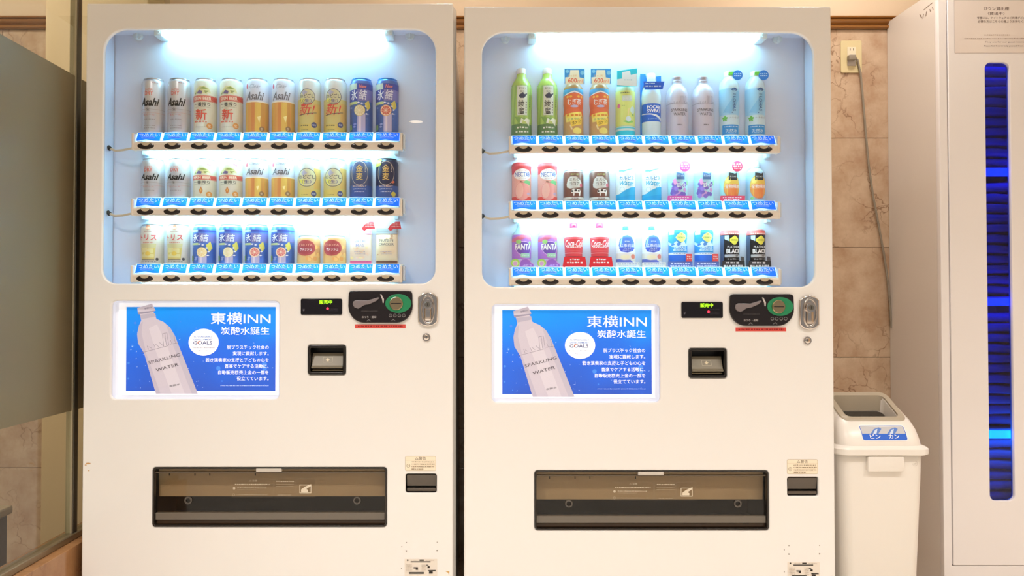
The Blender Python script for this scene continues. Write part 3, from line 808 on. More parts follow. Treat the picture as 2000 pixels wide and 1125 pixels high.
def dummy(name, label, cat, group, prof, mats, pr=None, RR=None, top=None, topmat=None, topname='lid', bodyname='can_body', rough=.4):
    T = thing(name, label, cat, group=group)
    half_lathe(prof).build(bodyname, mats, T, smooth=35)
    if top: half_lathe(top).build(topname, topmat, T, smooth=35)
    if pr:
        RR = RR or max(p[0] for p in prof)
        fn, zs = wrapper(prof, RR)
        pr.build('label_print', T, fn, [x for x in range(-48, 49, 4)], zs, rough=rough)
    return T

def card(name, T, pts, y, col, pr=None, thick=.0012, rough=.45):
    """thin printed card standing on edge, part of a product"""
    o = plate(name, [[(a / 1000, b / 1000) for a, b in pts]], y, thick, 0, mat(col, rough), T, None)
    if pr: pr.build('card_print', o, flat(y), step=.00003)
    return o

def can_profile(H, Rr):
    return [(Rr - 5, 0), (Rr - 2, 2.5), (Rr, 6), (Rr, H - 15), (Rr - 2.2, H - 8)], [(Rr - 2.2, H - 8), (Rr - 5.5, H - 3.2), (Rr - 4.6, H - 2.6), (Rr - 4.6, H - .4), (Rr - 5.2, H)]
def can_dummy(name, label, group, H, body, pr, Rr=32, lid=None, metal=0.0, rough=.32):
    a, b = can_profile(H, Rr)
    T = dummy(name, label, 'can', group, a, [mat(glare_wash(body), rough, metal)], pr, Rr, b, lid or M_SILVER)
    return T

BLK, RED, WHT, GLD = (20, 18, 20), (206, 48, 40), (250, 250, 252), (206, 160, 70)
def fruit(p, x, z, r, rind, flesh, n=9):
    p.ell(x, z, r, r, rind, 20); p.ell(x, z, r * .88, r * .88, (250, 240, 214), 20); p.ell(x, z, r * .80, r * .80, flesh, 20)
    for k in range(n // 2 + 1):
        a = math.pi * k / (n // 2 + 1); c, s = math.cos(a), math.sin(a)
        p.geo([(x - r * .8 * c - .35 * s, z - r * .8 * s + .35 * c), (x + r * .8 * c - .35 * s, z + r * .8 * s + .35 * c), (x + r * .8 * c + .35 * s, z + r * .8 * s - .35 * c), (x - r * .8 * c + .35 * s, z - r * .8 * s - .35 * c)], [(0, 1, 2, 3)], (250, 236, 206))

def d_silver(H):
    p = Print(); s = H / 157 if H > 130 else .78
    k = 1 if H > 130 else 0
    zA = 88 if k else 60; hA = 23 if k else 18
    p.rect(-50, 50, zA - hA * .9, zA - hA * .86, (170, 160, 160))
    p.text('DRY', -1, zA + hA * 1.08, hA * .55, (214, 96, 84), 24, .02)
    p.text('SUPER', -1, zA + hA * 1.52, hA * .22, (214, 120, 108), 22, .01)
    p.text('Asahi', 0, zA, hA, BLK, 55, .045, .35)
    p.text('生', -3, zA - hA * .88, hA * .38, (90, 84, 88), None, .01)
    p.rect(-50, 50, zA - hA * 1.33, zA - hA * 1.30, (206, 150, 140))
    p.text('生ビール', -1, zA - hA * 1.52, hA * .24, (206, 110, 100), 32, .01)
    p.greek(-14, 16, zA - hA * 2.1, 2.4, (160, 150, 150), 4)
    if k: p.greek(-14, 16, 22, 2.6, (160, 150, 150), 5); p.greek(-14, 16, 15, 2.6, (160, 150, 150), 6); p.greek(8, 24, 142, 4, (190, 150, 150), 7)
    return p
def d_kirin(H):
    big = H > 130; p = Print(); zb = 98 if big else 58; q = 1 if big else .8
    p.poly([(-26, zb + 11 * q), (-20, zb + 22 * q), (-9, zb + 33 * q), (6, zb + 35 * q), (19, zb + 29 * q), (26, zb + 15 * q), (14, zb + 18 * q), (16, zb + 11 * q), (4, zb + 15 * q), (-4, zb + 10 * q), (-12, zb + 15 * q)], (222, 216, 150))
    p.poly([(-16, zb + 14 * q), (-8, zb + 24 * q), (2, zb + 20 * q), (0, zb + 12 * q)], (110, 92, 140)); p.poly([(-8, zb + 28 * q), (6, zb + 33 * q), (18, zb + 26 * q), (6, zb + 26 * q)], (146, 164, 70))
    p.poly([(6, zb + 22 * q), (20, zb + 22 * q), (10, zb + 14 * q)], (150, 150, 80)); p.poly([(-24, zb + 12 * q), (-16, zb + 20 * q), (-18, zb + 12 * q)], (120, 140, 80))
    p.rect(-50, 50, zb - 8.5 * q, zb + 8.5 * q, (208, 70, 52)); p.rect(-50, 50, zb + 6.6 * q, zb + 7.2 * q, (240, 220, 190)); p.rect(-50, 50, zb - 7.2 * q, zb - 6.6 * q, (240, 220, 190))
    p.text('KIRIN BEER', 0, zb, 9 * q, (248, 232, 206), 52, .025)
    p.text('一番搾り', 0, zb - 16.5 * q, 11 * q, BLK, 46, .02)
    p.greek(-24, 24, zb - 24.5 * q, 1.2, (160, 150, 120), 3)
    if big:
        p.text('新', -2, 53, 30, (222, 66, 40), 32, .03)
        p.greek(-20, 16, 33, 5, (222, 90, 60), 12)
    else:
        p.poly([(-5, 22), (0, 33), (5, 22), (3, 15), (0, 12), (-3, 15)], (206, 120, 50)); p.poly([(-2, 22), (0, 28), (2, 22), (0, 17)], (230, 180, 90))
        p.poly([(14, 97), (17, 93), (20, 92), (25, 89), (26, 93), (22, 94), (18, 97)], (206, 130, 160))
    p.greek(-18, 12, 18 if big else 9, 1.8, (170, 156, 120), 9)
    p.ell(21, 21 if big else 11, 8, 8, (214, 140, 56), 20); p.text('生', 21, 21 if big else 11, 8, (250, 232, 200), None, .02)
    return p
def d_clear(H):
    big = H > 130; p = Print(); za = 105 if big else 75; zt = 90 if big else 60
    p.rect(-50, 50, 4, zt, (222, 150, 66))
    for x0, x1, c in ((-34, -20, (226, 172, 74)), (-8, 2, (214, 128, 58)), (2, 18, (226, 178, 70)), (18, 26, (206, 140, 56)), (30, 44, (214, 160, 70))): p.rect(x0, x1, 4, zt - 4, c)
    p.rect(-50, 50, zt - 3, zt, (244, 232, 206))
    p.poly([(8, 46), (18, 50), (14, 30)] if big else [(6, 32), (14, 35), (11, 22)], (250, 226, 150))
    p.text('Clear', 2, za + (27 if big else 22), 12 if big else 8, (150, 150, 168), 32, .0, .45)
    p.ell(-24, za + (28 if big else 20), 4, 7, (206, 70, 90), 12)
    p.text('Asahi', 0, za, 23 if big else 19, (92, 88, 96), 54, .02, .35)
    p.ell(21, 13, 7.5, 7, (142, 104, 66), 18); p.text('生', 21, 13, 7, (240, 220, 190), None, .01)
    return p
def d_nodo(H):
    big = H > 130; p = Print(); cz = 103 if big else 58; r = 23 if big else 27
    p.rect(-50, 50, 4, 26 if big else 24, (214, 184, 84)); p.rect(-50, 50, 26 if big else 24, 96 if big else 62, (206, 184, 104)); p.rect(20, 50, 26, 84, (216, 172, 84))
    p.ell(0, cz, r, r * .95, (206, 196, 150), 28); p.ring(0, cz, r, r * .95, 1.5, (58, 56, 84), 32); p.poly([(-r * .9, cz - 4), (-4, cz - 6), (-8, cz - r * .8), (-18, cz - 14)], (222, 206, 74)); p.poly([(-10, cz + 4), (-16, cz + 12), (-8, cz + r * .8), (2, cz + 12)], (170, 164, 186))
    p.text('のどごし', 0, cz + 2, 11, (46, 44, 72), 2 * r * .88, .03)
    p.text('（生）', 0, cz - 12, 9, (70, 66, 130), 26, .03)
    if big:
        p.text('新!', -1, 68, 34, (214, 54, 44), 46, .04, .25); p.poly([(-24, 52), (28, 60), (28, 58.5), (-24, 50)], (60, 60, 80))
    p.text('キリン', -18, cz + r + 8, 4, (170, 110, 120), 10) if not big else p.greek(-22, 4, 22, 3.4, (80, 76, 60), 3)
    p.greek(-16, 4, 10, 2, (110, 100, 60), 6)
    p.ell(20, 24 if big else 13, 8, 8, (54, 60, 112), 20); p.text('発泡', 20, 24 if big else 13, 5, (220, 226, 246), None, .02)
    return p
def d_hyo(H, rind, flesh):
    big = H > 130; p = Print(); zk = 108 if big else 74; hk = 28 if big else 21; fz = 64 if big else 34
    p.rect(-50, -6, zk - hk * .62, zk + hk * .62, (44, 54, 150)); p.rect(-6, 50, zk - hk * .62, zk + hk * .62, (106, 104, 178))
    p.rect(-50, -6, zk - hk * .95, zk - hk * .68, (190, 200, 130))
    p.rect(-8, 50, H - 34 if big else H - 22, H - 17, (46, 56, 160)); p.rect(-50, -8, H - 34 if big else H - 22, H - 17, (190, 206, 190))
    if big: p.text('New', 9, H - 25, 10, (226, 120, 110), 22, .03, .3)
    else: p.rect(-4, 4, H - 17, H - 9, (60, 130, 220))
    p.text('氷', -17, zk, hk, WHT, 22, .02, .12); p.text('結', 9, zk, hk, (236, 238, 252), 24, .02, .12)
    g = random.Random(3)
    for i in range(14):
        x, z = g.uniform(-30, 34), g.uniform(6, zk - hk * .6); r = g.uniform(2.5, 6)
        p.poly([(x - r, z), (x, z + r * .55), (x + r, z), (x, z - r * .55)], g.choice([(96, 128, 206), (130, 150, 214), (70, 104, 190)]))
    p.poly([(14, fz + 20), (26, fz + 30), (32, fz + 12), (24, fz + 2), (18, fz + 8)], (214, 196, 76))
    p.rect(-6, 16, 4, fz - 8, (176, 168, 206)); p.rect(-1, 4, 4, fz - 8, (220, 206, 222))
    fruit(p, 0 if big else 3, fz, 15.5 if big else 14, rind, flesh)
    for x, z in ((16, fz + 12), (21, fz + 2), (19, fz - 9), (6, fz + 20), (-3, fz + 22)): p.poly([(x - 4, z), (x, z + 2.2), (x + 4, z), (x, z - 2.2)], (238, 240, 250))
    p.poly([(-32, 8), (-22, 12), (-24, 26), (-32, 24)], (120, 160, 90)); return p
def d_kinmugi(H, fresh):
    p = Print(); p.rect(-50, 50, 4, 36, (40, 66, 140))
    p.ring(0, 70, 25, 34, 1.4, (190, 168, 150), 32)
    p.text('金', 0, 84, 20, (222, 182, 90), 20, .035); p.text('麦', 0, 61, 20, (222, 182, 90), 20, .035)
    [p.rect(15, 18, 74 + 4 * k, 76.6 + 4 * k, (170, 156, 150)) for k in range(5)]
    p.text('RICH MALT', 0, 34, 5, (206, 176, 150), 40, .02); p.greek(-18, 18, 26, 2.6, (190, 196, 220), 2); p.greek(-14, 14, 18, 2.4, (190, 196, 220), 3)
    if fresh:
        p.poly([(-34, 88), (-14, 92), (-12, 110), (-30, 108)], (196, 214, 60)); p.ell(22, 12, 7, 7, (206, 190, 60), 16); p.poly([(14, 44), (22, 50), (26, 46), (20, 42)], (220, 100, 60))
    return p
def d_tori(H):
    p = Print(); p.ell(0, 103, 8, 7, (226, 150, 120), 14); p.text('SUNTORY', 0, 92, 3, (170, 60, 60), 24, .02)
    p.text('トリス', -2, 75, 16, (214, 60, 66), 50, .035); p.greek(-15, 15, 61, 3, (206, 130, 110), 2)
    p.poly([(-24, 58), (22, 58), (17, 14), (-19, 14)], (202, 194, 140)); p.poly([(-22, 46), (20, 46), (17, 16), (-19, 16)], (206, 186, 96))
    for x, z, r in ((-10, 40, 8), (6, 38, 8), (-3, 26, 8), (10, 24, 6), (-12, 24, 5)): p.rrect(x - r, x + r, z - r * .8, z + r * .8, 1.5, (220, 208, 140))
    p.ell(0, 30, 7, 6, (224, 190, 70), 14); p.rect(-19, 17, 12.5, 14, (90, 80, 40)); p.greek(-20, 22, 8, 2.6, (130, 126, 116), 6); p.ell(24, 15, 4, 4, (70, 70, 80), 12)
    return p
def d_choya(H):
    p = Print(); p.rect(-50, 50, 4, 26, (226, 178, 106)); g = random.Random(2)
    for i in range(16): x, z, r = g.uniform(-6, 40), g.uniform(8, 52), g.uniform(3, 7); p.ell(x, z, r, r, g.choice([(238, 170, 84), (226, 150, 70), (244, 190, 110)]), 12)
    p.poly(ell(-3, 46, 28, 22, 24), (176, 60, 62)); p.poly(ell(-3, 44, 23, 15, 20), (160, 48, 54))
    p.text('CHOYA', -3, 54, 7, (226, 160, 130), 40, .01); p.text('ウメッシュ', -2, 42, 9, WHT, 34, .035, .2)
    return p

PRODUCTS = {}
def put(m, row, i, key, label, cat, group, maker, dx=0):
    """place a product on machine m, tray row, slot i; look-alikes share the meshes"""
    if key not in PRODUCTS:
        T = maker(label, group); PRODUCTS[key] = T
    else:
        T = copy_tree(PRODUCTS[key])
    T['label'] = label; T['category'] = cat; T['group'] = group
    x = (M1X if m == 0 else M2X) + XC0 + i * XCP + dx / 1000
    T.location = (x, YP - .0008, SHELF[row] + (DZ2 if m else 0) - .0005 + .0001)
    return T
XC0 = U(296, 205, .058)[0]
XCP = (U(752.5, 205, .058)[0] - XC0) / 9
H5, H3 = 157, 113
G = ['tall cans on the beer machine\'s top tray', 'cans on the beer machine\'s middle tray', 'cans and packs on the beer machine\'s bottom tray', 'bottles on the soft drink machine\'s top tray', 'drinks on the soft drink machine\'s middle tray', 'drinks on the soft drink machine\'s bottom tray']
SILV = (206, 206, 212); CREAM = (226, 220, 196); PALE = (214, 214, 228); GOLDS = (206, 202, 196); ICE = (60, 96, 176)
def canmk(name, H, body, pr, lid=None, metal=0.0, Rr=32): return lambda l, g: can_dummy(name, l, g, H, body, pr(), Rr, lid, metal)
TOP = [('s5', 'tall silver beer can with black lettering, at the open end of the top tray', canmk('beer_can', H5, SILV, lambda: d_silver(H5), None, .5)),
       ('s5', 'tall silver beer can with black lettering, next to tall cream can', None),
       ('k5', 'tall cream beer can with big red character, next to tall silver can', canmk('beer_can', H5, CREAM, lambda: d_kirin(H5))),
       ('k5', 'tall cream beer can with big red character, next to tall white and amber can', None),
       ('c5', 'tall white and amber beer can, next to tall cream can', canmk('beer_can', H5, PALE, lambda: d_clear(H5))),
       ('c5', 'tall white and amber beer can, next to tall gold can with slanted red writing', None),
       ('n5', 'tall gold can with slanted red writing, next to tall white and amber can', canmk('beer_can', H5, GOLDS, lambda: d_nodo(H5), None, .2)),
       ('n5', 'tall gold can with slanted red writing, next to tall blue lemon can', None),
       ('h5l', 'tall blue cocktail can with pale lemon slice', canmk('cocktail_can', H5, ICE, lambda: d_hyo(H5, (206, 182, 90), (222, 206, 150)), mat((70, 140, 220), .3, .6), .3)),
       ('h5g', 'tall blue cocktail can with red grapefruit slice, end of the top tray', canmk('cocktail_can', H5, ICE, lambda: d_hyo(H5, (226, 150, 80), (206, 90, 70)), mat((70, 140, 220), .3, .6), .3))]
MID = [('s3', 'short silver beer can with black lettering, at the open end of the middle tray', canmk('beer_can', H3, SILV, lambda: d_silver(H3), None, .5)),
       ('s3', 'short silver beer can with black lettering, next to short cream can', None),
       ('k3', 'short cream beer can with red banner, next to short silver can', canmk('beer_can', H3, CREAM, lambda: d_kirin(H3))),
       ('k3', 'short cream beer can with red banner, next to short white and amber can', None),
       ('c3', 'short white and amber beer can, next to short cream can', canmk('beer_can', H3, PALE, lambda: d_clear(H3))),
       ('c3', 'short white and amber beer can, next to gold can with ringed lettering', None),
       ('n3', 'short gold can with ringed dark lettering, next to white and amber can', canmk('beer_can', H3, GOLDS, lambda: d_nodo(H3), None, .2)),
       ('n3', 'short gold can with ringed dark lettering, next to navy can', None),
       ('m3', 'navy can with gold characters and plain shoulder', canmk('beer_can', H3, (58, 66, 108), lambda: d_kinmugi(H3, False), None, .3)),
       ('m3f', 'navy can with gold characters and yellow-green patch on its shoulder', canmk('beer_can', H3, (46, 46, 74), lambda: d_kinmugi(H3, True), mat((60, 56, 70), .3, .6), .3))]
def lemon3(r, f): return canmk('cocktail_can', H3, (58, 104, 200), lambda: d_hyo(H3, r, f), mat((150, 206, 236), .35, .4), .2)
def snack(label, group, rows, top, base, body, textcol, blobs):
    T = thing('snack_pack', label, 'snack', group=group); w, h = 31, 104
    rings = []
    for z, d, ww in ((0, 3, w), (8, 6, w), (14, 14, w - 1), (50, 17, w - 1), (82, 13, w - 1), (90, 5, w), (h, 2.5, w)):
        rings.append([(-ww / 1000, 0, z / 1000)] + [(ww / 1000 * math.sin(R(-90 + 15 * k)), -d / 1000 * max(.12, math.cos(R(-90 + 15 * k))) ** .5, z / 1000) for k in range(13)] + [(ww / 1000, 0, z / 1000)])
    MB().rings(rings, True, True, True).build('pouch', [mat(body, .35)], T, smooth=50)
    def fn(x, z, o):
        zz = z * 1000; pts = [(0, 3), (8, 6), (14, 14), (50, 17), (82, 13), (90, 5), (104, 2.5)]
        for (a, b), (c, d) in zip(pts[:-1], pts[1:]):
            if a <= zz <= c: dep = b + (d - b) * (zz - a) / (c - a); break
        else: dep = 2.5
        s = max(-.99, min(.99, x * 1000 / w)); return (x, -dep / 1000 * max(.12, math.sqrt(1 - s * s)) ** .5 - o - .0006, z)
    p = Print(); p.rect(-30, 30, 86, 103, top); p.rect(-30, 30, 85, 88, base); p.rect(-30, 30, 1, 11, base)
    g = random.Random(len(label))
    for k in range(blobs[0]): x, z = g.uniform(-26, 26), g.choice([g.uniform(16, 48), g.uniform(70, 82)]); p.ell(x, z, g.uniform(2, 5), g.uniform(1.5, 3.5), g.choice(blobs[1]), 10)
    for t, z, hh, ww in rows: p.text(t, 0 if hh > 5 else 2, z, hh, textcol, ww, .01)
    p.greek(-16, 14, 36, 2.4, (170, 160, 190), 3); p.greek(-14, 16, 30, 2, (180, 170, 190), 4)
    p.build('label_print', T, fn, range(-30, 31, 3), [8, 14, 30, 50, 66, 82, 90], base=.0004)
    pts = [(4, 100), (12, 94), (20, 100), (42, 100), (38, 120), (26, 120), (12, 112), (8, 106)]
    q = Print(); [q.greek(17 - k, 37, 116 - 5 * k, 2.6, (240, 190, 180), 70 + k) for k in range(3)]
    card('promotion_tag', T, pts[::-1], -.0185, (206, 46, 52), q)
    return T
LOW = [('t3', 'pale whisky highball can with red lettering, at the open end of the bottom tray', canmk('highball_can', H3, (216, 212, 200), lambda: d_tori(H3))),
       ('t3', 'pale whisky highball can with red lettering, next to blue can', None),
       ('h3l', 'short blue cocktail can with orange-yellow lemon slice, next to highball can', lemon3((236, 200, 90), (240, 206, 130))),
       ('h3p', 'short blue cocktail can with pale lemon slice, next to grapefruit can', lemon3((230, 214, 130), (236, 224, 170))),
       ('h3g', 'short blue cocktail can with pink grapefruit slice, next to lemon can', lemon3((240, 200, 150), (222, 104, 96))),
       ('h3g', 'short blue cocktail can with pink grapefruit slice, next to squat plum can', None),
       ('ch', 'squat amber plum drink can with red label, next to blue can', canmk('plum_soda_can', 82, (222, 160, 100), lambda: d_choya(82), mat((214, 214, 206), .3, .6), .1)),
       ('ch', 'squat amber plum drink can with red label, next to pink snack pack', None),
       ('sn1', 'white and pink snack pouch with red tag', lambda l, g: snack(l, g, (('SMTMI', 66, 8, 32), ('MAS', 54, 8, 24)), (244, 190, 226), (246, 96, 166), (250, 240, 226), (170, 160, 200), (26, [(250, 226, 200), (248, 214, 186), (250, 236, 170)]))),
       ('sn2', 'beige and brown nut snack pouch with red tag', lambda l, g: snack(l, g, (('NUTS IN', 68, 7, 38), ('CRACKER', 57, 7, 42)), (150, 146, 150), (122, 76, 60), (236, 220, 190), (96, 84, 90), (7, [(206, 160, 126), (222, 190, 150), (190, 140, 110)])))]
for row, items in enumerate((TOP, MID, LOW)):
    for i, (k, lab, mk) in enumerate(items):
        put(0, row, i, k, lab, 'snack' if k.startswith('sn') else 'can', G[row], mk)

# ------------------------------------------------------------------ soft drinks
def bottle(name, label, group, prof, mats, capprof, capmat, pr=None, RR=None, rough=.4):
    return dummy(name, label, 'bottle', group, prof, mats, pr, RR, capprof, capmat, 'cap', 'bottle_body', rough)
def cap_prof(z, r=13, h=16): return [(r - 1, z), (r, z + .5), (r, z + 2), (r - .6, z + 2.2), (r - .6, z + h - 2), (r - 2, z + h)]
CLEARP = mat((214, 232, 240), .12)
def mk_greentea(l, g):
    prof = [(27, 0), (29, 4), (29, 12), (28, 40), (29, 44), (28, 70), (29, 100), (29, 138), (27, 150), (20, 163), (14, 172), (13, 182)]
    p = Print(); p.rect(-46, 46, 3, 36, (86, 130, 74)); p.rect(-46, 46, 36, 146, (170, 206, 96))
    for k in range(6): p.poly([(-46 + 16 * k, 36), (-40 + 16 * k, 36), (-30 + 16 * k, 146), (-36 + 16 * k, 146)], (142, 186, 84))
    p.poly([(-22, 58), (20, 50), (24, 36), (-8, 36)], (120, 170, 76)); p.rect(-14, 16, 60, 144, (222, 230, 216)); p.frame(-14, 16, 60, 144, .7, (150, 170, 130))
    p.text('香り立つ', 1, 136, 5.5, (80, 86, 76), 20); p.text('旨み', 1, 127, 5, (80, 86, 76), 11)
    p.poly([(-9, 116), (-4, 120), (2, 122), (8, 119), (14, 122), (15, 120), (10, 113), (6, 108), (-5, 108)], (50, 58, 84)); p.ell(2, 122, 3, 2, (50, 58, 84), 10)
    p.text('綾', -2, 93, 19, (60, 62, 60), 18, .012); p.text('鷹', -2, 72, 19, (60, 62, 60), 18, .012)
    [p.rect(10.5, 13.5, 66 + 7 * k, 70 + 7 * k, (90, 94, 86)) for k in range(5)]
    p.poly([(-6, 38), (-2, 52), (6, 47), (12, 52), (24, 50), (22, 30), (14, 38)], (232, 240, 220)); p.poly([(0, 36), (2, 46), (12, 42), (14, 36)], (190, 206, 110))
    p.greek(-14, 18, 26, 5.4, (236, 240, 226), 8); p.greek(-18, 20, 14, 5.4, (236, 240, 226), 9)
    [p.rect(22, 25.5, 84 + 6 * k, 88 + 6 * k, (84, 110, 60)) for k in range(6)]
    return bottle('tea_bottle', l, g, prof, [mat((186, 214, 100), .2)], cap_prof(182), M_WHITEPL, p, 29)
def mk_barley(l, g):
    prof = [(25, 0), (28, 4), (28, 64), (26, 80), (28, 96), (28, 128), (26, 142), (18, 154), (13, 162)]
    p = Print(); p.rect(-44, 44, 3, 62, (206, 158, 96)); p.rect(-44, 44, 62, 124, (232, 100, 52))
    p.poly([(-44, 116), (-20, 122), (0, 124), (20, 122), (44, 116), (44, 136), (-44, 136)], (60, 160, 220)); p.poly([(-30, 118), (0, 125), (30, 118), (30, 120), (0, 129), (-30, 120)], WHT)
    for x in (-20, -10, 12, 22): p.ell(x, 113, 4, 3.2, (250, 190, 60), 10)
    p.text('むぎ茶', 0, 98, 17, WHT, 40, .035); p.ell(0, 86, 12, 3.4, (190, 190, 232), 16)
    p.poly([(-28, 64), (22, 72), (24, 58), (-26, 50)], (250, 226, 90)); p.poly([(-26, 54), (20, 58), (18, 44), (-24, 42)], (250, 232, 120)); p.poly([(-12, 46), (24, 54), (22, 36), (-10, 28)], (252, 214, 70))
    p.greek(-22, 18, 61, 6, (226, 130, 40), 5); p.text('ミネラル', -2, 50, 6, (120, 170, 90), 34, .02, 0, 4); p.text('ゴクゴク', 7, 41, 9, (90, 60, 20), 28, .02, 0, 12)
    p.poly([(-14, 34), (-10, 34), (-4, 20), (-9, 20)], (246, 226, 160)); p.ell(8, 17, 13, 9, (246, 226, 110), 16); p.rect(-44, 44, 3, 6, (236, 236, 230))
    T = bottle('tea_bottle', l, g, prof, [mat((190, 140, 84), .2)], cap_prof(162, 13, 20), M_WHITEPL, p, 28)
    q = Print(); q.rect(-28, 28, 148, 190, (20, 140, 226)); q.poly([(-12, 186), (12, 186), (14, 165), (26, 163), (25, 148), (-26, 148), (-26, 165), (-14, 167)], (250, 246, 214))
    q.ell(-20, 182, 5, 5, (110, 200, 244), 10); q.ell(22, 178, 6, 6, (110, 200, 244), 10); q.text('たっぷり', -6, 170, 5, (226, 170, 60), 24, .01); q.text('600', -6, 157, 13, (232, 96, 62), 25, .02); q.text('ml', 15, 155, 9, (240, 150, 110), 14, .01)
    card('header_card', T, [(-28, 146), (28, 146), (28, 190), (-28, 190)], -.0300, (236, 240, 246), q)
    return T
def mk_lemon(l, g):
    prof = [(26, 0), (27, 4), (27, 134), (24, 146), (15, 156), (12, 162)]
    p = Print(); p.rect(-42, 42, 32, 130, (220, 232, 120)); p.rect(-42, 42, 4, 30, (214, 240, 244)); p.rect(-42, 42, 24, 28, (80, 214, 234)); p.rect(-42, 42, 6, 18, (20, 206, 232))
    p.rrect(-14, 16, 100, 116, 3, (206, 222, 206)); p.text('レモン', 1, 108, 9, (226, 232, 226), 24, .02); p.ell(-24, 88, 5, 6, (226, 110, 176), 12); p.greek(-14, -4, 88, 3, (150, 170, 90), 3)
    p.poly([(4, 80), (7, 80), (4, 56), (1, 56)], (240, 226, 150)); p.ell(4, 50, 8, 8, (214, 240, 246), 16); p.ell(18, 76, 9, 10, (206, 234, 226), 14); p.poly([(-12, 44), (-2, 46), (4, 42), (14, 47), (20, 42), (4, 38)], (130, 206, 96)); p.poly([(12, 66), (22, 62), (18, 58)], (120, 196, 110))
    p.greek(-18, 6, 124, 3, (90, 120, 80), 5)
    T = bottle('lemon_drink_bottle', l, g, prof, [mat((206, 232, 190), .2)], cap_prof(162, 12, 20), M_WHITEPL, p, 27)
    q = Print(); q.poly([(-28, 160), (-14, 162), (-14, 180), (8, 184), (10, 172), (27, 176), (27, 140), (-28, 144)], (232, 246, 250)); q.greek(-8, 14, 158, 3, (130, 190, 210), 4)
    card('header_card', T, [(-28, 140), (28, 140), (28, 191), (-28, 183)], -.0300, (16, 206, 232), q); return T
def mk_pocari(l, g):
    prof = [(25, 0), (27, 5), (27, 42), (26.4, 44), (26.4, 94), (27, 96), (28, 112), (26, 132), (20, 146), (14, 158), (13, 164)]
    p = Print(); p.rect(-42, 42, 44, 94, (16, 88, 214)); p.poly([(-42, 66), (-20, 64), (-4, 62), (14, 55), (30, 46), (42, 46), (42, 52), (28, 56), (10, 63), (-8, 66), (-42, 68)], (240, 246, 252))
    p.text('POCARI', 4, 84, 9.5, WHT, 43, .04); p.text('SWEAT', 4, 73.5, 9.5, WHT, 43, .04); p.greek(-14, 22, 51, 2.2, (120, 170, 240), 5)
    T = bottle('sports_drink_bottle', l, g, prof, [mat((216, 238, 246), .2)], cap_prof(164, 13, 20), M_WHITEPL, p, 27)
    q = Print(); q.greek(-22, 4, 149, 3.4, (190, 220, 250), 3); q.greek(-22, 22, 141, 4, (220, 236, 252), 4)
    card('promotion_band', T, [(-24, 131), (26, 133), (31, 154), (-28, 154)], -.0290, (14, 92, 214), q)
    card('back_card', T, [(-31, 2), (-24, 2), (-28, 90), (-24, 130), (-26, 140), (-12, 165), (-16, 183), (-31, 183)], -.0030, (30, 136, 226))
    card('back_card', T, [(28, 145), (28, 178), (14, 176), (16, 158)], -.0030, (30, 136, 226)); return T
def mk_spark(l, g):
    prof = [(28, 0), (31, 3), (31, 112), (30, 124), (26, 138), (18, 148), (13, 153), (13, 158)]
    p = Print(); lc = (120, 110, 130); p.rect(-48, 48, 92.5, 93.2, lc)
    for x, h, w in ((-22, 3, 4), (-16, 6, 1), (-8, 4, 5), (-2, 7, 1), (4, 20, 3.4), (8.5, 20, 3.4), (14, 8, 1), (18, 20, 5), (24, 5, 4), (-28, 4, 4)):
        p.frame(x - w / 2, x + w / 2, 93, 93 + h, .5, lc, .2)
    p.text('SPARKLING', 0, 75, 8, (62, 52, 62), 48); p.text('WATER', 0, 63, 8, (62, 52, 62), 34); p.text('炭酸水', 0, 33, 3.6, (60, 52, 60), 15, .02)
    return bottle('aluminium_bottle', l, g, prof, [mat((208, 202, 216), .34, .2)], [(12, 158), (13.5, 159), (13.5, 162), (12.4, 163), (12.4, 168), (13, 169), (13, 173), (11, 175)], mat((206, 200, 210), .3, .7), p, 31)
def mk_lohas(l, g):
    prof = [(25, 0), (28, 4), (28, 46), (27, 60), (28, 80), (28, 140), (25, 156), (17, 168), (13, 174)]
    p = Print(); p.rect(-44, 44, 62, 136, (150, 206, 240)); p.poly([(-26, 70), (16, 130), (26, 130), (26, 110), (-4, 66)], (120, 190, 234)); p.rrect(-28, 22, 8, 34, 1.5, (30, 140, 220))
    p.text('天然水', -2, 17, 11, (206, 232, 250), 34, .01); p.greek(-22, 18, 29, 3, (206, 232, 250), 9)
    for a in range(5): c, s = math.cos(R(72 * a + 18)), math.sin(R(72 * a + 18)); p.poly([(-20, 52), (-20 + 5 * c - 3 * s, 52 + 5 * s + 3 * c), (-20 + 9 * c, 52 + 9 * s), (-20 + 5 * c + 3 * s, 52 + 5 * s - 3 * c)], (96, 190, 66))
    p.text('い・ろ・は・す', 6, 54, 5, (90, 96, 110), 28, .01); p.text('I LOHAS', 6, 96, 9, (40, 84, 150), 48, .012, 0, -90); p.ell(0, 68, 1.6, 1.6, (40, 84, 150), 8)
    for a in range(5): c, s = math.cos(R(40 + 25 * a)), math.sin(R(40 + 25 * a)); p.poly([(6 + 3 * c, 126 + 3 * s), (6 + 11 * c - 2 * s, 126 + 11 * s + 2 * c), (6 + 14 * c, 126 + 12 * s), (6 + 10 * c + 2 * s, 126 + 10 * s - 2 * c)], (36, 80, 150))
    T = bottle('water_bottle', l, g, prof, [mat((206, 230, 242), .12)], cap_prof(174, 13.5, 15), [mat((232, 244, 230), .3)], p, 28)
    MB().rings([[(x / 1000, -.0135 - .0006, z / 1000) for x, z in ((-6, 177), (13, 177), (13, 187), (-4, 187))], [(x / 1000, -.0128, z / 1000) for x, z in ((-6, 177), (13, 177), (13, 187), (-4, 187))]], True, True, True).build('cap_label', [mat((110, 200, 60), .4)], T)
    q = Print(); q.greek(10, 30, 180, 3.4, (170, 214, 246), 3); q.greek(10, 30, 174, 3.8, (190, 224, 250), 4)
    card('round_tag', T, ell(20, 176, 14, 14, 24), -.0160, (20, 122, 214), q); return T
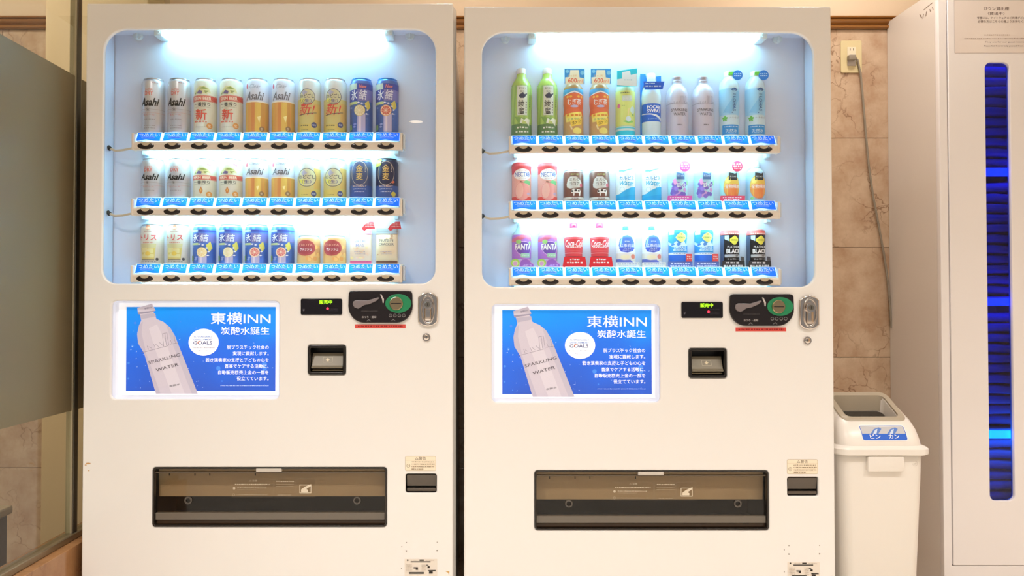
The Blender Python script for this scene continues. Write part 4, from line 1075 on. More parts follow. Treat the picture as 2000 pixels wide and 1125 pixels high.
def mk_nectar(l, g):
    prof = [(24, 0), (27, 3), (27, 92), (28, 100), (26, 108)]
    p = Print(); p.rect(-42, 42, 78, 106, (222, 66, 72)); p.rect(-42, 42, 12, 78, (238, 168, 156)); p.rect(-42, 42, 5, 14, (222, 56, 48))
    p.ell(0, 30, 23, 26, (240, 150, 142), 24); p.ell(-8, 32, 12, 22, (246, 184, 170), 18); p.ring(-2, 30, 18, 24, 1, (226, 130, 124), 18, 60, 280); p.poly([(2, 54), (12, 60), (28, 58), (26, 46), (14, 50)], (110, 190, 120)); p.poly([(-6, 58), (2, 56), (2, 53), (-5, 54)], (110, 80, 60))
    p.ell(2, 76, 27, 16, (250, 248, 246), 26); p.text('不二家', 2, 87, 4.5, (206, 80, 90), 22); p.text('NECTAR', 3, 76, 13, (60, 90, 180), 46, .015); p.text('ピーチ', 2, 65, 3.6, (206, 90, 100), 22)
    p.ell(20, 22, 6, 4, (206, 170, 206), 12)
    return dummy('peach_nectar_can', l, 'can', g, prof, [mat((222, 70, 74), .35)], p, 27, [(26, 108), (24, 110), (23, 111)], mat((226, 90, 90), .35))
def mk_cocoa(l, g):
    p = Print(); br = (128, 84, 72); p.poly([(-24, 48), (-20, 62), (-12, 70), (4, 70), (14, 64), (22, 52), (18, 40), (-12, 36), (-22, 40)], (206, 198, 190)); p.text('北海道', 0, 76, 5, (170, 176, 90), 22, .02); p.text('ミルク', 0, 62, 9, (84, 62, 56), 30, .01); p.text('ココア', 0, 49, 9, (84, 62, 56), 28, .01); p.ell(20, 46, 5, 6, (206, 80, 100), 12)
    p.poly([(-10, 30), (-4, 36), (14, 34), (18, 30), (16, 16), (13, 16), (12, 24), (0, 24), (-1, 16), (-4, 16), (-4, 24), (-10, 24)], (240, 234, 228)); p.ell(3, 31, 4, 3, (50, 36, 32), 10); p.ell(12, 30, 3, 3, (50, 36, 32), 10); p.ell(-7, 29, 2.5, 3, (50, 36, 32), 8)
    p.rect(-44, 44, 6, 13, (214, 206, 200)); p.greek(-8, 10, 9.5, 2.6, (90, 60, 50), 4)
    a = [(26, 0), (28.5, 2.5), (28.5, 6), (28.5, 78), (27, 84)]; b = [(27, 84), (24.5, 88), (25.2, 88.4), (25.2, 90), (24.5, 91)]
    return dummy('cocoa_can', l, 'can', g, a, [mat(br, .3, .2)], p, 28.5, b, M_SILVER)
def mk_calpis(l, g):
    prof = [(24, 0), (27, 3), (27, 84), (25, 92), (19, 100), (14, 104)]
    p = Print(); p.rect(-42, 42, 4, 92, (240, 248, 252)); p.poly([(-42, 20), (-22, 22), (-6, 32), (12, 40), (42, 44), (42, 4), (-42, 4)], (30, 166, 226)); p.poly([(-42, 10), (42, 24), (42, 4), (-42, 4)], (16, 150, 220))
    p.text('カルピス', 0, 66, 10.5, (26, 140, 206), 44, .035); p.text('Water', 0, 52, 12, (40, 170, 220), 42, .02, .35); p.ell(-18, 87, 7, 3.2, (70, 196, 226), 14); p.poly([(-14, 86), (20, 95), (21, 93), (-12, 83)], (70, 196, 226)); p.greek(2, 20, 44, 2.4, (90, 180, 220), 4); p.ring(-14, 34, 7, 7, .7, (130, 206, 230), 16); p.ell(8, 38, 1.4, 1.4, (60, 150, 210), 8)
    return bottle('milky_drink_bottle', l, g, prof, [mat((240, 248, 252), .3)], cap_prof(104, 12, 12), M_WHITEPL, p, 27)
def fruitpack(l, g, grape, full):
    prof = [(25, 0), (27, 3), (27, 74), (25, 84)]
    if full: prof = prof + [(18, 92), (12, 97)]
    p = Print(); edge = (176, 232, 240) if grape or not full else (160, 200, 236)
    p.rect(-42, 42, 3, 84, edge)
    if grape:
        g2 = random.Random(4)
        for k in range(26): x, z = g2.uniform(-22, 22), g2.uniform(14, 52); p.ell(x, z, 6, 6, g2.choice([(126, 96, 206), (150, 120, 220), (110, 84, 190), (206, 150, 216)]), 12)
        p.poly([(-20, 60), (-12, 66), (-6, 50), (-14, 46)], (232, 140, 200)); p.text('鉄分', 4, 46, 14, WHT, 26, .04); p.ell(26, 54, 5, 8, (160, 220, 150), 10)
        p.poly([(-9, 62), (14, 62), (14, 82), (8, 78), (2, 80), (-9, 82)], (62, 96, 150)); p.text('ミニッツ', 2, 72, 5, (226, 236, 246), 18, .03); p.text('一日分の', 4, 57, 4.5, (206, 196, 240), 20, .02)
    else:
        p.ell(0, 42, 24, 33, (240, 196, 70), 26); p.poly(ell(0, 42, 24, 33, 20, 180, 360), (238, 126, 56)); p.ring(0, 42, 25, 34, 1.6, (200, 150, 80), 26); p.rect(-20, 20, 36, 49, (240, 150, 90)); p.text('食物繊維', 1, 43, 10, WHT, 42, .03); p.ell(-12, 60, 8, 8, (248, 226, 110), 12)
        p.poly([(-10, 60), (14, 60), (14, 82), (8, 78), (2, 80), (-10, 82)], (40, 44, 46)); p.text('ミニッツ', 2, 70, 5, (240, 244, 240), 18, .03); p.ell(-18, 10, 5, 4, (130, 200, 120), 10); p.greek(-10, 14, 10, 2.2, (206, 90, 120), 4)
    if full: T = bottle('fruit_drink_bottle', l, g, prof, [mat((206, 236, 246), .12)], cap_prof(97, 13, 18), mat((226, 244, 250), .2), p, 27)
    else: T = dummy('fruit_drink_bottle', l, 'bottle', g, prof, [mat((206, 238, 244), .2)], p, 27, [(25, 84), (22, 88), (12, 90)], mat((214, 240, 246), .2), 'shoulder', 'bottle_body')
    return T
def fruitpack_tagged(l, g, grape):
    T = fruitpack(l, g, grape, False); c = (226, 96, 190) if grape else (236, 80, 120)
    q = Print(); q.greek(-28, 24, 11, 4, (250, 226, 240), 3); q.greek(-24, 18, 5, 4, (250, 236, 246), 4)
    card('base_card', T, [(-36, 0), (33, 0), (34, 16), (-34, 16)], -.0290, c, q)
    q = Print(); q.greek(4, 24, 105, 4, (252, 236, 246), 5); q.greek(4, 26, 99, 4, (252, 236, 246), 6); q.greek(6, 24, 93, 4, (252, 236, 246), 7)
    card('round_tag', T, ell(15, 99, 15, 15, 24), -.0240, (240, 110, 190) if grape else (236, 70, 110), q); return T
def mk_fanta(l, g):
    prof = [(26, 0), (27, 3), (27, 84), (24, 96), (15, 108), (12, 114)]
    p = Print(); p.rect(-42, 42, 24, 92, (172, 104, 206)); p.poly([(-42, 78), (-20, 84), (0, 92), (42, 92), (42, 74), (10, 82), (-20, 72), (-42, 72)], (214, 96, 130)); p.ell(6, 54, 24, 20, (96, 56, 160), 24); p.ring(6, 54, 24, 20, 1.4, (226, 190, 240), 24)
    p.ell(-10, 72, 8, 6, (150, 206, 110), 14); p.ell(26, 68, 6, 7, (160, 210, 130), 12); p.text('FANTA', 4, 58, 17, WHT, 50, .045, .05); p.rrect(-4, 26, 28, 40, 4, (150, 200, 170)); p.text('グレープ', 11, 34, 4.6, (240, 244, 246), 22, .02)
    T = bottle('grape_soda_bottle', l, g, prof, [mat((190, 226, 240), .12)], cap_prof(114, 12, 12), mat((214, 236, 246), .2), p, 27)
    q = Print(); q.ell(-19, 13, 12.5, 11.5, (150, 206, 70), 20); q.ell(-19, 12, 8, 8, (214, 226, 170), 16); q.ell(-19, 11, 6, 6, (206, 150, 206), 14); q.poly([(-6, 2), (32, 2), (31, 8), (24, 12), (20, 20), (12, 24), (0, 22), (-5, 14)], (142, 80, 196)); q.text('ぶどう', 14, 7, 5, (226, 206, 250), 24, .02)
    card('fruit_card', T, [(-31, 0), (33, 0), (33, 10), (26, 14), (20, 24), (4, 25), (-8, 20), (-18, 25), (-30, 20)], -.0285, (206, 160, 226), q); return T
def mk_cola(l, g):
    prof = [(25, 0), (26, 3), (24, 34), (26, 70), (27, 80), (24, 92), (15, 106), (12, 112)]
    p = Print(); p.rect(-42, 42, 28, 86, (222, 46, 56)); p.text('Coca-Cola', 0, 68, 19, WHT, 60, .015, .35); p.greek(-24, 22, 57, 3, (250, 226, 226), 3); p.rect(-42, 42, 40, 41.4, (246, 190, 190)); p.rect(-42, 42, 46, 47, (240, 120, 120)); p.rect(-42, 42, 28, 32, (140, 30, 34))
    T = bottle('cola_bottle', l, g, prof, [mat((232, 226, 226), .15)], cap_prof(112, 11.5, 14), mat((226, 30, 70), .3), p, 26)
    q = Print(); q.greek(-13, 13, 23, 4.5, WHT, 8); q.greek(-22, 22, 14, 5, WHT, 9)
    card('base_card', T, [(-34, 3), (-28, 0), (-24, 3), (22, 3), (26, 0), (33, 4), (29, 30), (-29, 30)], -.0275, (222, 30, 44), q); return T
def mk_milktea(l, g):
    prof = [(25, 0), (27, 3), (27, 84), (24, 94), (14, 102), (11, 106)]
    p = Print(); p.rect(-42, 42, 3, 90, (238, 244, 252)); p.poly([(-26, 62), (-22, 78), (-12, 88), (0, 91), (12, 86), (22, 70), (24, 54), (16, 46), (0, 42), (-18, 45)], (66, 110, 214)); p.poly([(-25, 56), (24, 56), (16, 46), (0, 42), (-18, 45)], (50, 66, 190)); p.poly([(-22, 66), (-16, 84), (-13, 86), (-17, 66)], (160, 226, 246))
    p.text('紅茶花伝', 0, 62, 9.5, WHT, 44, .02); p.text('ROYAL', 0, 73, 3.6, (226, 236, 250), 14, .02); p.text('ロイヤル', 0, 53, 4, (206, 220, 250), 20, .02); p.text('ミルクティー', 0, 48, 3.6, (206, 220, 250), 26, .02)
    p.rect(-42, 42, 18, 40, (228, 222, 216)); p.ell(18, 31, 8, 7, (214, 110, 90), 14); p.ell(-6, 30, 14, 6, (236, 226, 190), 14); p.poly([(-42, 14), (-42, 24), (-22, 24), (-10, 21), (8, 22), (16, 16), (28, 14)], (74, 90, 196)); p.greek(-26, 26, 9, 3, (170, 190, 220), 5)
    p2 = p
    T = bottle('milk_tea_bottle', l, g, prof, [mat((240, 246, 252), .3)], cap_prof(106, 9, 11), mat((60, 130, 216), .35), p2, 27)
    q = Print(); q.greek(-28, 30, 10, 4, (150, 180, 220), 6); q.greek(-24, 26, 4.5, 3, (180, 206, 230), 7)
    card('base_card', T, [(-32, 0), (33, 0), (33, 15), (-32, 15)], -.0285, (236, 244, 240), q); return T
def mk_emerald(l, g):
    prof = [(24, 0), (26, 3), (26, 98), (24, 106)]
    p = Print(); p.rect(-40, 40, 42, 105, (34, 140, 222)); p.rect(-40, 40, 3, 36, (24, 96, 222)); p.rect(-40, 40, 36, 42, (236, 242, 250)); p.greek(-18, 18, 39, 2.4, (130, 150, 190), 4)
    p.poly([(-40, 74), (-20, 66), (-10, 74), (0, 66), (10, 76), (20, 64), (26, 82), (22, 92), (40, 74), (40, 66), (20, 60), (-20, 58), (-40, 66)], (206, 234, 250)); p.poly([(-10, 66), (-4, 72), (2, 64), (-6, 60)], (60, 120, 206)); p.poly([(-26, 64), (-18, 70), (-14, 64), (-22, 60)], (50, 110, 200))
    p.poly([(4, 99), (16, 92), (20, 84), (12, 74), (4, 70), (-6, 76), (-12, 84), (-6, 93)], (230, 226, 120)); p.text('GEORGIA', 4, 84, 4, (120, 130, 50), 24, .02); p.ell(4, 93, 1.8, 1.8, (120, 110, 40), 8)
    p.text('EMERALD', 2, 56, 6, (206, 236, 252), 36, .03); p.text('MOUNTAIN', 2, 49, 6, (206, 236, 252), 40, .03); p.rect(-34, -16, 92, 106, (240, 226, 236)); p.rect(-26, -20, 95, 104, (226, 150, 170)); p.ell(-22, 10, 3, 3, (160, 206, 250), 10)
    T = dummy('coffee_can', l, 'can', g, prof, [mat((40, 130, 220), .3)], p, 26, [(24, 106), (22, 109), (21, 110)], mat((170, 206, 232), .3, .5))
    q = Print(); q.greek(-26, 26, 11.5, 4.5, (206, 220, 250), 5); q.greek(-28, 28, 5, 4.5, (190, 206, 246), 6)
    card('base_card', T, [(-34, 0), (34, 0), (34, 17), (-34, 17)], -.0275, (90, 116, 196), q)
    q = Print(); q.greek(18, 30, 31, 4, (250, 200, 200), 7); q.greek(18, 30, 25, 4, (250, 220, 210), 8)
    card('price_sticker', T, [(15, 17), (32, 17), (32, 38), (15, 38)], -.0300, (226, 80, 84), q); return T
def mk_black(l, g):
    prof = [(24, 0), (26, 3), (26, 96), (24.5, 104)]
    p = Print(); p.rect(-40, 40, 92, 103, (228, 84, 80)); p.greek(-22, 22, 95, 3.4, (250, 226, 220), 3); p.poly([(-22, 90), (-10, 90), (-10, 74), (-22, 80)], (190, 206, 230)); p.poly([(6, 90), (17, 82), (18, 76), (8, 64), (2, 64), (-8, 74), (-8, 80)], (230, 216, 60)); p.text('GEORGIA', 5, 77, 3.6, (90, 90, 20), 20, .02)
    p.text('PLATINUM', 4, 58, 6, (220, 220, 224), 36, .01); p.text('BLACK', 4, 46, 13, (240, 240, 242), 42, .035); p.rrect(-22, 26, 29, 37, 1, (170, 172, 178)); p.text('微糖', 12, 33, 4.5, (30, 28, 30), None, .02); p.greek(-14, 18, 24, 3.4, (150, 150, 156), 5); p.rect(-40, -24, 4, 90, (54, 70, 106))
    T = dummy('coffee_can', l, 'can', g, prof, [mat((36, 34, 38), .25, .2)], p, 26, [(24.5, 104), (23, 106.5), (22, 107)], mat((226, 120, 116), .35))
    q = Print(); q.greek(-20, 18, 13.5, 5, (240, 240, 244), 4); q.greek(-26, 28, 5, 5, (226, 226, 232), 6)
    card('base_card', T, [(-31, 0), (33, 0), (32, 19), (-29, 19)], -.0275, (44, 42, 46), q)
    card('side_sticker', T, [(22, 20), (32, 19), (31, 30), (22, 31)], -.0255, (84, 84, 88)); return T
R1 = [('gt', 'green tea bottle with teapot label, at the open end of the top tray', mk_greentea), ('gt', 'green tea bottle with teapot label, next to orange barley tea bottle', None),
      ('bt', 'orange barley tea bottle with blue header card, next to green tea bottle', mk_barley), ('bt', 'orange barley tea bottle with blue header card, next to yellow lemon drink', None),
      ('lm', 'pale yellow lemon drink bottle with turquoise header card', mk_lemon), ('ps', 'blue and white sports drink bottle', mk_pocari),
      ('sp', 'silver aluminium sparkling water bottle, next to blue sports drink', mk_spark), ('sp', 'silver aluminium sparkling water bottle, next to clear water bottle', None),
      ('lo', 'clear water bottle with round blue tag, next to aluminium bottle', mk_lohas), ('lo', 'clear water bottle with round blue tag, at the end of the tray', None)]
R2 = [('ne', 'red peach nectar can, at the open end of the middle tray', mk_nectar), ('ne', 'red peach nectar can, next to brown cocoa can', None), ('co', 'brown milk cocoa can with cow, next to peach nectar can', mk_cocoa), ('co', 'brown milk cocoa can with cow, next to white and blue bottle', None),
      ('ca', 'white and blue milky drink bottle, next to cocoa can', mk_calpis), ('ca', 'white and blue milky drink bottle, next to grape drink', None),
      ('gft', 'purple grape drink bottle with pink round tag and base card', lambda l, g: fruitpack_tagged(l, g, True)), ('gf', 'purple grape drink bottle without any tag', lambda l, g: fruitpack(l, g, True, False)),
      ('oft', 'orange fruit drink bottle with red round tag and base card', lambda l, g: fruitpack_tagged(l, g, False)), ('of', 'orange fruit drink bottle with clear cap and no tag', lambda l, g: fruitpack(l, g, False, True))]
R3 = [('fa', 'purple grape soda bottle, at the open end of the bottom tray', mk_fanta), ('fa', 'purple grape soda bottle, next to red cola bottle', None), ('cc', 'red cola bottle with red base card, next to grape soda bottle', mk_cola), ('cc', 'red cola bottle with red base card, next to white milk tea bottle', None),
      ('mt', 'white milk tea bottle with blue label, next to red cola bottle', mk_milktea), ('mt', 'white milk tea bottle with blue label, next to blue coffee can', None), ('em', 'blue mountain coffee can with red sticker, next to milk tea bottle', mk_emerald), ('em', 'blue mountain coffee can with red sticker, next to black coffee can', None),
      ('bk', 'black coffee can with yellow emblem, next to blue coffee can', mk_black), ('bk', 'black coffee can with yellow emblem, at the end of the tray', None)]
for row, items in enumerate((R1, R2, R3)):
    for i, (k, lab, mk) in enumerate(items):
        cat = 'can' if k in ('ne', 'co', 'em', 'bk') else 'bottle'
        put(1, row, i, k, lab, cat, G[3 + row], mk)

# ------------------------------------------------------------------ glass screen beside the can machine
XG = -1.15
M_CLEAR = glass_mat('screen_glass', (.90, .92, .88), 1.0)
def film_mat():
    m = bpy.data.materials.new('frosted_film'); m.use_nodes = True
    nt = m.node_tree; nt.nodes.clear(); N = nt.nodes.new
    o = N('ShaderNodeOutputMaterial'); d = N('ShaderNodeBsdfDiffuse'); t = N('ShaderNodeBsdfTranslucent'); g = N('ShaderNodeBsdfGlossy')
    d.inputs[0].default_value = lin((170, 158, 130)); t.inputs[0].default_value = lin((190, 178, 150)); g.inputs['Roughness'].default_value = .35
    a = N('ShaderNodeMixShader'); a.inputs[0].default_value = .6; b = N('ShaderNodeMixShader'); f = N('ShaderNodeFresnel'); f.inputs[0].default_value = 1.3
    nt.links.new(d.outputs[0], a.inputs[1]); nt.links.new(t.outputs[0], a.inputs[2]); nt.links.new(f.outputs[0], b.inputs[0]); nt.links.new(a.outputs[0], b.inputs[1]); nt.links.new(g.outputs[0], b.inputs[2]); nt.links.new(b.outputs[0], o.inputs[0])
    return m
M_FILM = film_mat()
gp = thing('glass_partition', 'frosted glass partition on a marble base with steel post, beside the beer machine', 'partition', (XG, 0, 0))
YA, YB, YP0, YP1 = -.75, .685, .052, .084
for y0, y1 in ((YA, YP0), (YP1, YB)):
    MB().box(-.005, .005, y0, y1, .37, 2.595).build('glass_pane', M_CLEAR, gp)
    MB().box(.0055, .0065, y0, y1, .712, 1.652).build('frosted_film', M_FILM, gp)
MB().box(-.011, .011, YP0 + .006, YP1 - .006, .37, 2.595, .002, 2).build('steel_post', mat((96, 90, 80), .3, .8), gp)
for y in (YP0, YP1 - .006): MB().box(-.009, .009, y, y + .006, .37, 2.595, .001, 1).build('post_seal', mat((180, 168, 140), .35, .3), gp)
MB().box(-.016, .016, YA, YB, .352, .370, .002, 1).build('base_rail', mat((150, 138, 116), .3, .7), gp)
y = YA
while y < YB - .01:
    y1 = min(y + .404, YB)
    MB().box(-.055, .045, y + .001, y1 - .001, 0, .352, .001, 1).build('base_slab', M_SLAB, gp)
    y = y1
bn = thing('bench', 'dark low bench with pale top edge behind the glass partition', 'bench', (-1.62, -.1, 0))
MB().box(-.2, .17, -.55, .36, .0, .365, .006, 2).build('bench_body', mat((52, 40, 36), .5), bn)
MB().box(-.21, .18, -.56, .37, .3655, .392, .006, 2).build('bench_top', mat((170, 152, 124), .4), bn)

# ------------------------------------------------------------------ gown locker with blue lit slot
LY = CAMY + 2.411
LX0 = unproj(1737, 560, YW)[0]; LZ1 = unproj(1733, 45, YW)[1]
LX1 = LX0 + .392
M_LOCK = mat((244, 239, 238), 0.2); add_bump(M_LOCK, 700, .08, 1.0)
M_LOCKS = mat((232, 224, 216), 0.18)
lk = thing('locker', 'tall white steel locker with narrow blue-lit slot window', 'locker', (0, 0, 0))
DX0, DX1 = unproj(1856, 562, LY)[0], 0
DX1 = LX0 + LX1 - DX0
DZ0 = unproj(1900, 1104, LY)[1]; DZ1 = LZ1 - .022
b = MB(); t = .008
b.box(LX0, LX0 + t, LY + .020, YW - .002, .03, LZ1); b.box(LX1 - t, LX1, LY + .020, YW - .002, .03, LZ1)
b.box(LX0 + t, LX1 - t, LY + .020, YW - .002, LZ1 - t, LZ1); b.box(LX0 + t, LX1 - t, LY + .020, YW - .002, .03, .03 + t); b.box(LX0 + t, LX1 - t, YW - .012, YW - .002, .03 + t, LZ1 - t)
b.box(LX0 + .004, LX1 - .004, LY + .03, YW - .01, 0, .03)
b.build('cabinet', M_LOCKS, lk)
plate('front_frame', [rrect(LX0, LX1, .03, LZ1, .003, 3), rrect(DX0 - .003, DX1 + .003, DZ0 - .003, DZ1 + .003, .002, 2)], LY, .020, .002, M_LOCK, lk)
SX0, SX1 = unproj(1928, 550, LY)[0], unproj(1976.5, 550, LY)[0]
SZ0, SZ1 = unproj(1952, 978, LY)[1], unproj(1952, 122, LY)[1]
SC_ = (SX0 + SX1) / 2
door = plate('door', [rrect(DX0, DX1, DZ0, DZ1, .003, 3), rrect(SX0, SX1, SZ0, SZ1, .020, 6)], LY - .002, .018, .002, M_LOCK, lk)
plate('slot_window', [rrect(SX0 - .004, SX1 + .004, SZ0 - .004, SZ1 + .004, .02, 5)], LY + .008, .003, 0, glass_mat('blue_acrylic', (.30, .42, .90)), lk, None)
p = Print(); nc = (96, 76, 72); cx = SC_ * 1000
def nz(py): return unproj(1950, py, LY)[1] * 1000
def nx(pxx): return unproj(pxx, 60, LY)[0] * 1000
nw = nx(1863)
p.rect(nw, 2 * cx - nw, nz(104), nz(1), (236, 224, 216)); p.frame(nw, 2 * cx - nw, nz(104), nz(1), .8, (170, 150, 142), .5)
p.text('ガウン貸出棚', nx(1945), nz(17.5), 12, nc, 84, .01); p.text('（貸出中）', nx(1945), nz(27), 10, nc, 54, .01)
p.text('客室には、ナイトウェアのご用意がございません', nx(1945) + 34, nz(35.5), 8.5, nc, 194, .01); p.text('必要な方はこちらの棚よりお持ちください', nx(1945) + 28, nz(42.5), 8.5, nc, 178, .01)
p.greek(nx(1920), nx(1970), nz(69), 3.6, (170, 146, 130), 3); p.greek(nx(1882), nx(2010), nz(76), 3.6, (186, 166, 154), 4)
p.text('They are for our guest rooms', nx(1960), nz(83.5), 5.6, nc, 130); p.text('Please feel free to help yourself from this shelf', nx(1968), nz(91), 6, nc, 162)
p.build('notice_sheet', door, flat(LY - .0022), rough=.15, spec=.6)
M_LED = {}
def led(col, st):
    m = bpy.data.materials.new('led'); m.use_nodes = True; q = m.node_tree.nodes['Principled BSDF']
    q.inputs['Emission Color'].default_value = (*col, 1); q.inputs['Emission Strength'].default_value = st; return m
shelfz = []
for k, (py, col, st) in enumerate(((330, (0.0, .06, 1), 3.2), (584, (0.0, .06, 1), 3.2), (844, (0.0, .7, 1), 5.0))):
    z = unproj(1952, py, LY + .02)[1]; shelfz.append(z)
    sh = MB().box(LX0 + .009, LX1 - .009, LY + .036, YW - .014, z - .004, z + .010, .001, 1).build('shelf', mat((120, 130, 160), .4), lk)
    MB().box(DX0 + .02, DX1 - .02, LY + .024, LY + .036, z - .022, z + .004, .003, 2).build('light_bar', led(col, st), sh)
zt = unproj(1952, 118, LY + .02)[1]
MB().box(DX0 + .02, DX1 - .02, LY + .024, LY + .036, zt + .036, zt + .054, .003, 2).build('light_bar', led((0, .06, 1), 6), lk)
# marks on the locker's side
p = Print()
def sidept(pxx, py):
    # point on the plane x = LX0
    a = (pxx - PPX) / FPX; yy = CAMY + LX0 / a; return yy * 1000, unproj(pxx, py, yy)[1] * 1000
def stroke(a, b, w):
    (y0, z0), (y1, z1) = sidept(*a), sidept(*b); d = math.hypot(y1 - y0, z1 - z0); ny, nz_ = -(z1 - z0) / d * w / 2, (y1 - y0) / d * w / 2
    p.geo([(y0 + ny, z0 + nz_), (y1 + ny, z1 + nz_), (y1 - ny, z1 - nz_), (y0 - ny, z0 - nz_)], [(0, 1, 2, 3)], (112, 88, 72))
for a, b, w in (((1809, 20), (1828, 5), 2.2), ((1802, 28), (1806, 35), 3.5), ((1810, 27), (1808, 36), 3.5), ((1816, 22), (1814, 32), 3.5), ((1822, 18), (1824, 23), 2.5), ((1827, 14), (1829, 19), 2.5)): stroke(a, b, w)
p.build('side_marks', lk, lambda y, z, o: (LX0 - o, y, z))
# folded gowns
def gown_mesh(seed):
    g = random.Random(seed); n = 24; hw, dp = .150, .215; rings = []
    for sec in ((-hw, .5), (-hw * .985, .92), (-hw * .8, 1), (-hw * .5, 1), (-hw * .2, 1), (hw * .2, 1), (hw * .5, 1), (hw * .8, 1), (hw * .985, .92), (hw, .5)):
        x, k = sec; w = .0022 * math.sin(x * 34 + seed) + g.uniform(-.0010, .0010)
        ring = []
        for i in range(n):
            a = 2 * math.pi * i / n; c, s = math.cos(a), math.sin(a)
            yy = dp / 2 * (abs(c) ** .22) * (1 if c > 0 else -1); zz = .0150 * k * (abs(s) ** .55) * (1 if s > 0 else -1)
            ring.append((x, yy + g.uniform(-.002, .002), zz + w * (1 if c < 0 else .4)))
        rings.append(ring)
    b = MB(); b.rings(rings, True, True, True); ob = b.build('folded_gown', mat((120, 168, 220), .8), smooth=60)
    return ob
gproto = [gown_mesh(s) for s in range(4)]
used = [False] * 4
LEV = [('top', shelfz[0] + .0105, zt + .022), ('second', shelfz[1] + .0105, shelfz[0] - .030), ('third', shelfz[2] + .0105, shelfz[1] - .030), ('lowest', .0385, shelfz[2] - .030)]
ORD = ['lowest', 'second', 'third', 'fourth', 'fifth', 'sixth', 'seventh', 'eighth', 'ninth', 'tenth', 'eleventh', 'twelfth', 'thirteenth', 'fourteenth', 'fifteenth', 'sixteenth', 'seventeenth', 'eighteenth']
gx, gy, TH = (LX0 + LX1) / 2, LY + .165, .0345
for nm, z0, z1 in LEV:
    n = int((z1 - z0 - .003) / TH)
    for i in range(n):
        s = (i * 3 + len(nm)) % 4
        if not used[s]: o = gproto[s]; used[s] = True
        else: o = gproto[s].copy(); COL.objects.link(o)
        o.location = (gx + random.uniform(-.004, .004), gy + random.uniform(-.004, .004), z0 + .0200 + i * TH)
        tag(o, 'folded gown on the locker\'s %s shelf, %s in its stack' % (nm, ORD[i]), 'gown', 'folded gowns stacked in the locker')

# ------------------------------------------------------------------ waste bin
BX = 1.118
bi = thing('waste_bin', 'slim white plastic waste bin with sloping open lid and blue sticker', 'waste bin', (BX, 0, 0))
M_BIN = mat((240, 234, 226), .30)
M_BING = mat((176, 164, 144), .35)
def ringxy(hw, y0, y1, z0, z1, r=.03, n=5):
    P = rrect(-hw, hw, y0, y1, r, n)
    return [(x, y, z0 + (z1 - z0) * (y - y0) / (y1 - y0)) for x, y in P]
b = MB()
b.rings([ringxy(.098, .068, .33, 0, 0), ringxy(.100, .066, .332, .004, .004), ringxy(.1185, .046, .352, .588, .588), ringxy(.115, .050, .348, .588, .588), ringxy(.097, .07, .328, .01, .01)], True, True, True)
b.build('bin_body', M_BIN, bi, smooth=40)
b = MB()
top = ringxy(.092, .086, .205, .678, .742, .022)
b.rings([ringxy(.126, .036, .362, .589, .589, .034), ringxy(.132, .030, .368, .593, .593, .036), ringxy(.132, .030, .368, .607, .607, .036), ringxy(.127, .035, .363, .612, .612, .036), ringxy(.1185, .044, .352, .615, .616, .036),
         ringxy(.117, .047, .335, .628, .645, .036), ringxy(.112, .058, .285, .650, .698, .034), ringxy(.104, .072, .235, .667, .735, .030), top])
b.rings([top, ringxy(.075, .096, .192, .680, .733, .016), ringxy(.073, .098, .190, .640, .690, .016)])
b.build('lid', M_BIN, bi, smooth=45)
b = MB()
b.rings([ringxy(.093, .085, .206, .6775, .7425, .022), ringxy(.0915, .0865, .2045, .6815, .7455, .022), ringxy(.076, .0975, .190, .6885, .7375, .014), ringxy(.0745, .099, .1885, .645, .692, .014)])
b.build('opening_rim', M_BING, bi, smooth=40)
b = MB(); b.box(-.049, .052, .0335, .048, .546, .5885, .004, 2); b.build('lid_latch', M_BIN, bi, smooth=40)
p = Print(); p.rrect(-64, 64, -23, 23, 6, (250, 250, 252)); p.rrect(-62, 62, -21, 21, 5, (196, 196, 200)); p.poly([(-62, -16), (-57, -21), (57, -21), (62, -16), (62, -2), (-62, -2)], (30, 98, 214)); p.frame(-62, 62, -21, 21, 1.6, (26, 84, 196), 5)
for x in (-20, 26): p.poly([(x - 18, -3), (x - 4, 11), (x + 12, 16), (x + 18, 12), (x + 4, -3)], (90, 130, 206)); p.poly([(x - 10, -2), (x - 1, 9), (x + 7, 12), (x - 1, -2)], (206, 220, 240))
p.text('ビン', -26, -10, 13, WHT, 30, .04); p.text('カン', 26, -10, 13, WHT, 30, .04)
LIDP = [(.044, .615), (.047, .628), (.058, .650), (.072, .667), (.086, .678)]
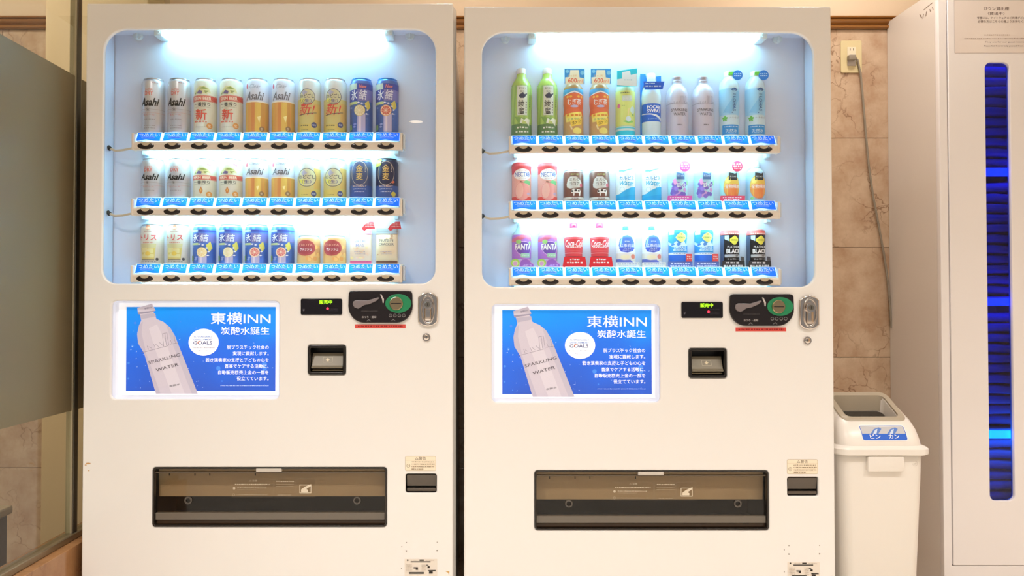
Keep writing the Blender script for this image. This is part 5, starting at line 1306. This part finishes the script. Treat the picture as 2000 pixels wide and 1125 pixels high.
def lidface(x, z, o):
    zz = .6495 + z * .86
    for (ya, za), (yb, zb) in zip(LIDP[:-1], LIDP[1:]):
        if za <= zz <= zb: y = ya + (yb - ya) * (zz - za) / (zb - za)
    return (x + .007, y - .0010 - o, zz - .0004 - o * .5)
p.build('sorting_sticker', bi, lidface, None, [-22, -16, -10, -4, 3.1, 10, 17])
p = Print(); p.ring(0, 0, 7, 7, .6, (196, 184, 170), 18); p.ring(0, 0, 4, 4, .6, (196, 184, 170), 14); p.poly([(-3, 0), (0, 1), (3, 0), (0, -1)], (196, 184, 170))
p.build('moulded_mark', bi, flat(.0470, .088, .566))

# ------------------------------------------------------------------ wall outlet, plug and flex
ox0, oz1 = unproj(1642, 79, YW - .006); ox1, oz0 = unproj(1684, 142, YW - .006)
wo = thing('wall_outlet', 'ivory double wall outlet on the marble wall', 'outlet', (0, 0, 0))
plate('cover_plate', [rrect(ox0, ox1, oz0, oz1, .006, 4)], YW - .006, .0055, .002, mat((226, 208, 160), .3), wo)
oc = (ox0 + ox1) / 2; om = (oz0 + oz1) / 2
for s, c in ((1, (240, 228, 200)), (-1, (206, 196, 186))):
    z = om + s * .0185
    q = MB(); q.box(oc - .016, oc + .016, YW - .009, YW - .0058, z - .0165, z + .0165, .001, 1, mi=0)
    for dx in (-.006, .006): q.box(oc + dx - .0010, oc + dx + .0010, YW - .0094, YW - .0088, z + .003, z + .011, mi=1)
    q.build('socket', [mat(c, .35), M_BLACK], wo)
fx = thing('power_cord', 'grey plug and power cord hanging from the wall outlet to the locker', 'cord', (0, 0, 0))
plx, plz = unproj(1664, 113, YW - .02)
MB().box(plx - .014, plx + .012, YW - .030, YW - .0096, plz - .010, plz + .010, .004, 3).build('plug', mat((150, 138, 122), .4), fx, smooth=40)
pts = [(plx + .006, YW - .024, plz + .004)] + [(*unproj(a, b_, YW - .012)[:1], YW - .012, unproj(a, b_, YW - .012)[1]) for a, b_ in ((1675, 118), (1681, 145), (1686, 200), (1691, 262), (1697, 325), (1705, 382), (1716, 440), (1727, 500), (1734, 550), (1738, 590), (1741, 640))]
MB().tube(pts, .0038, 8).build('flex', mat((150, 138, 122), .45), fx, smooth=60)
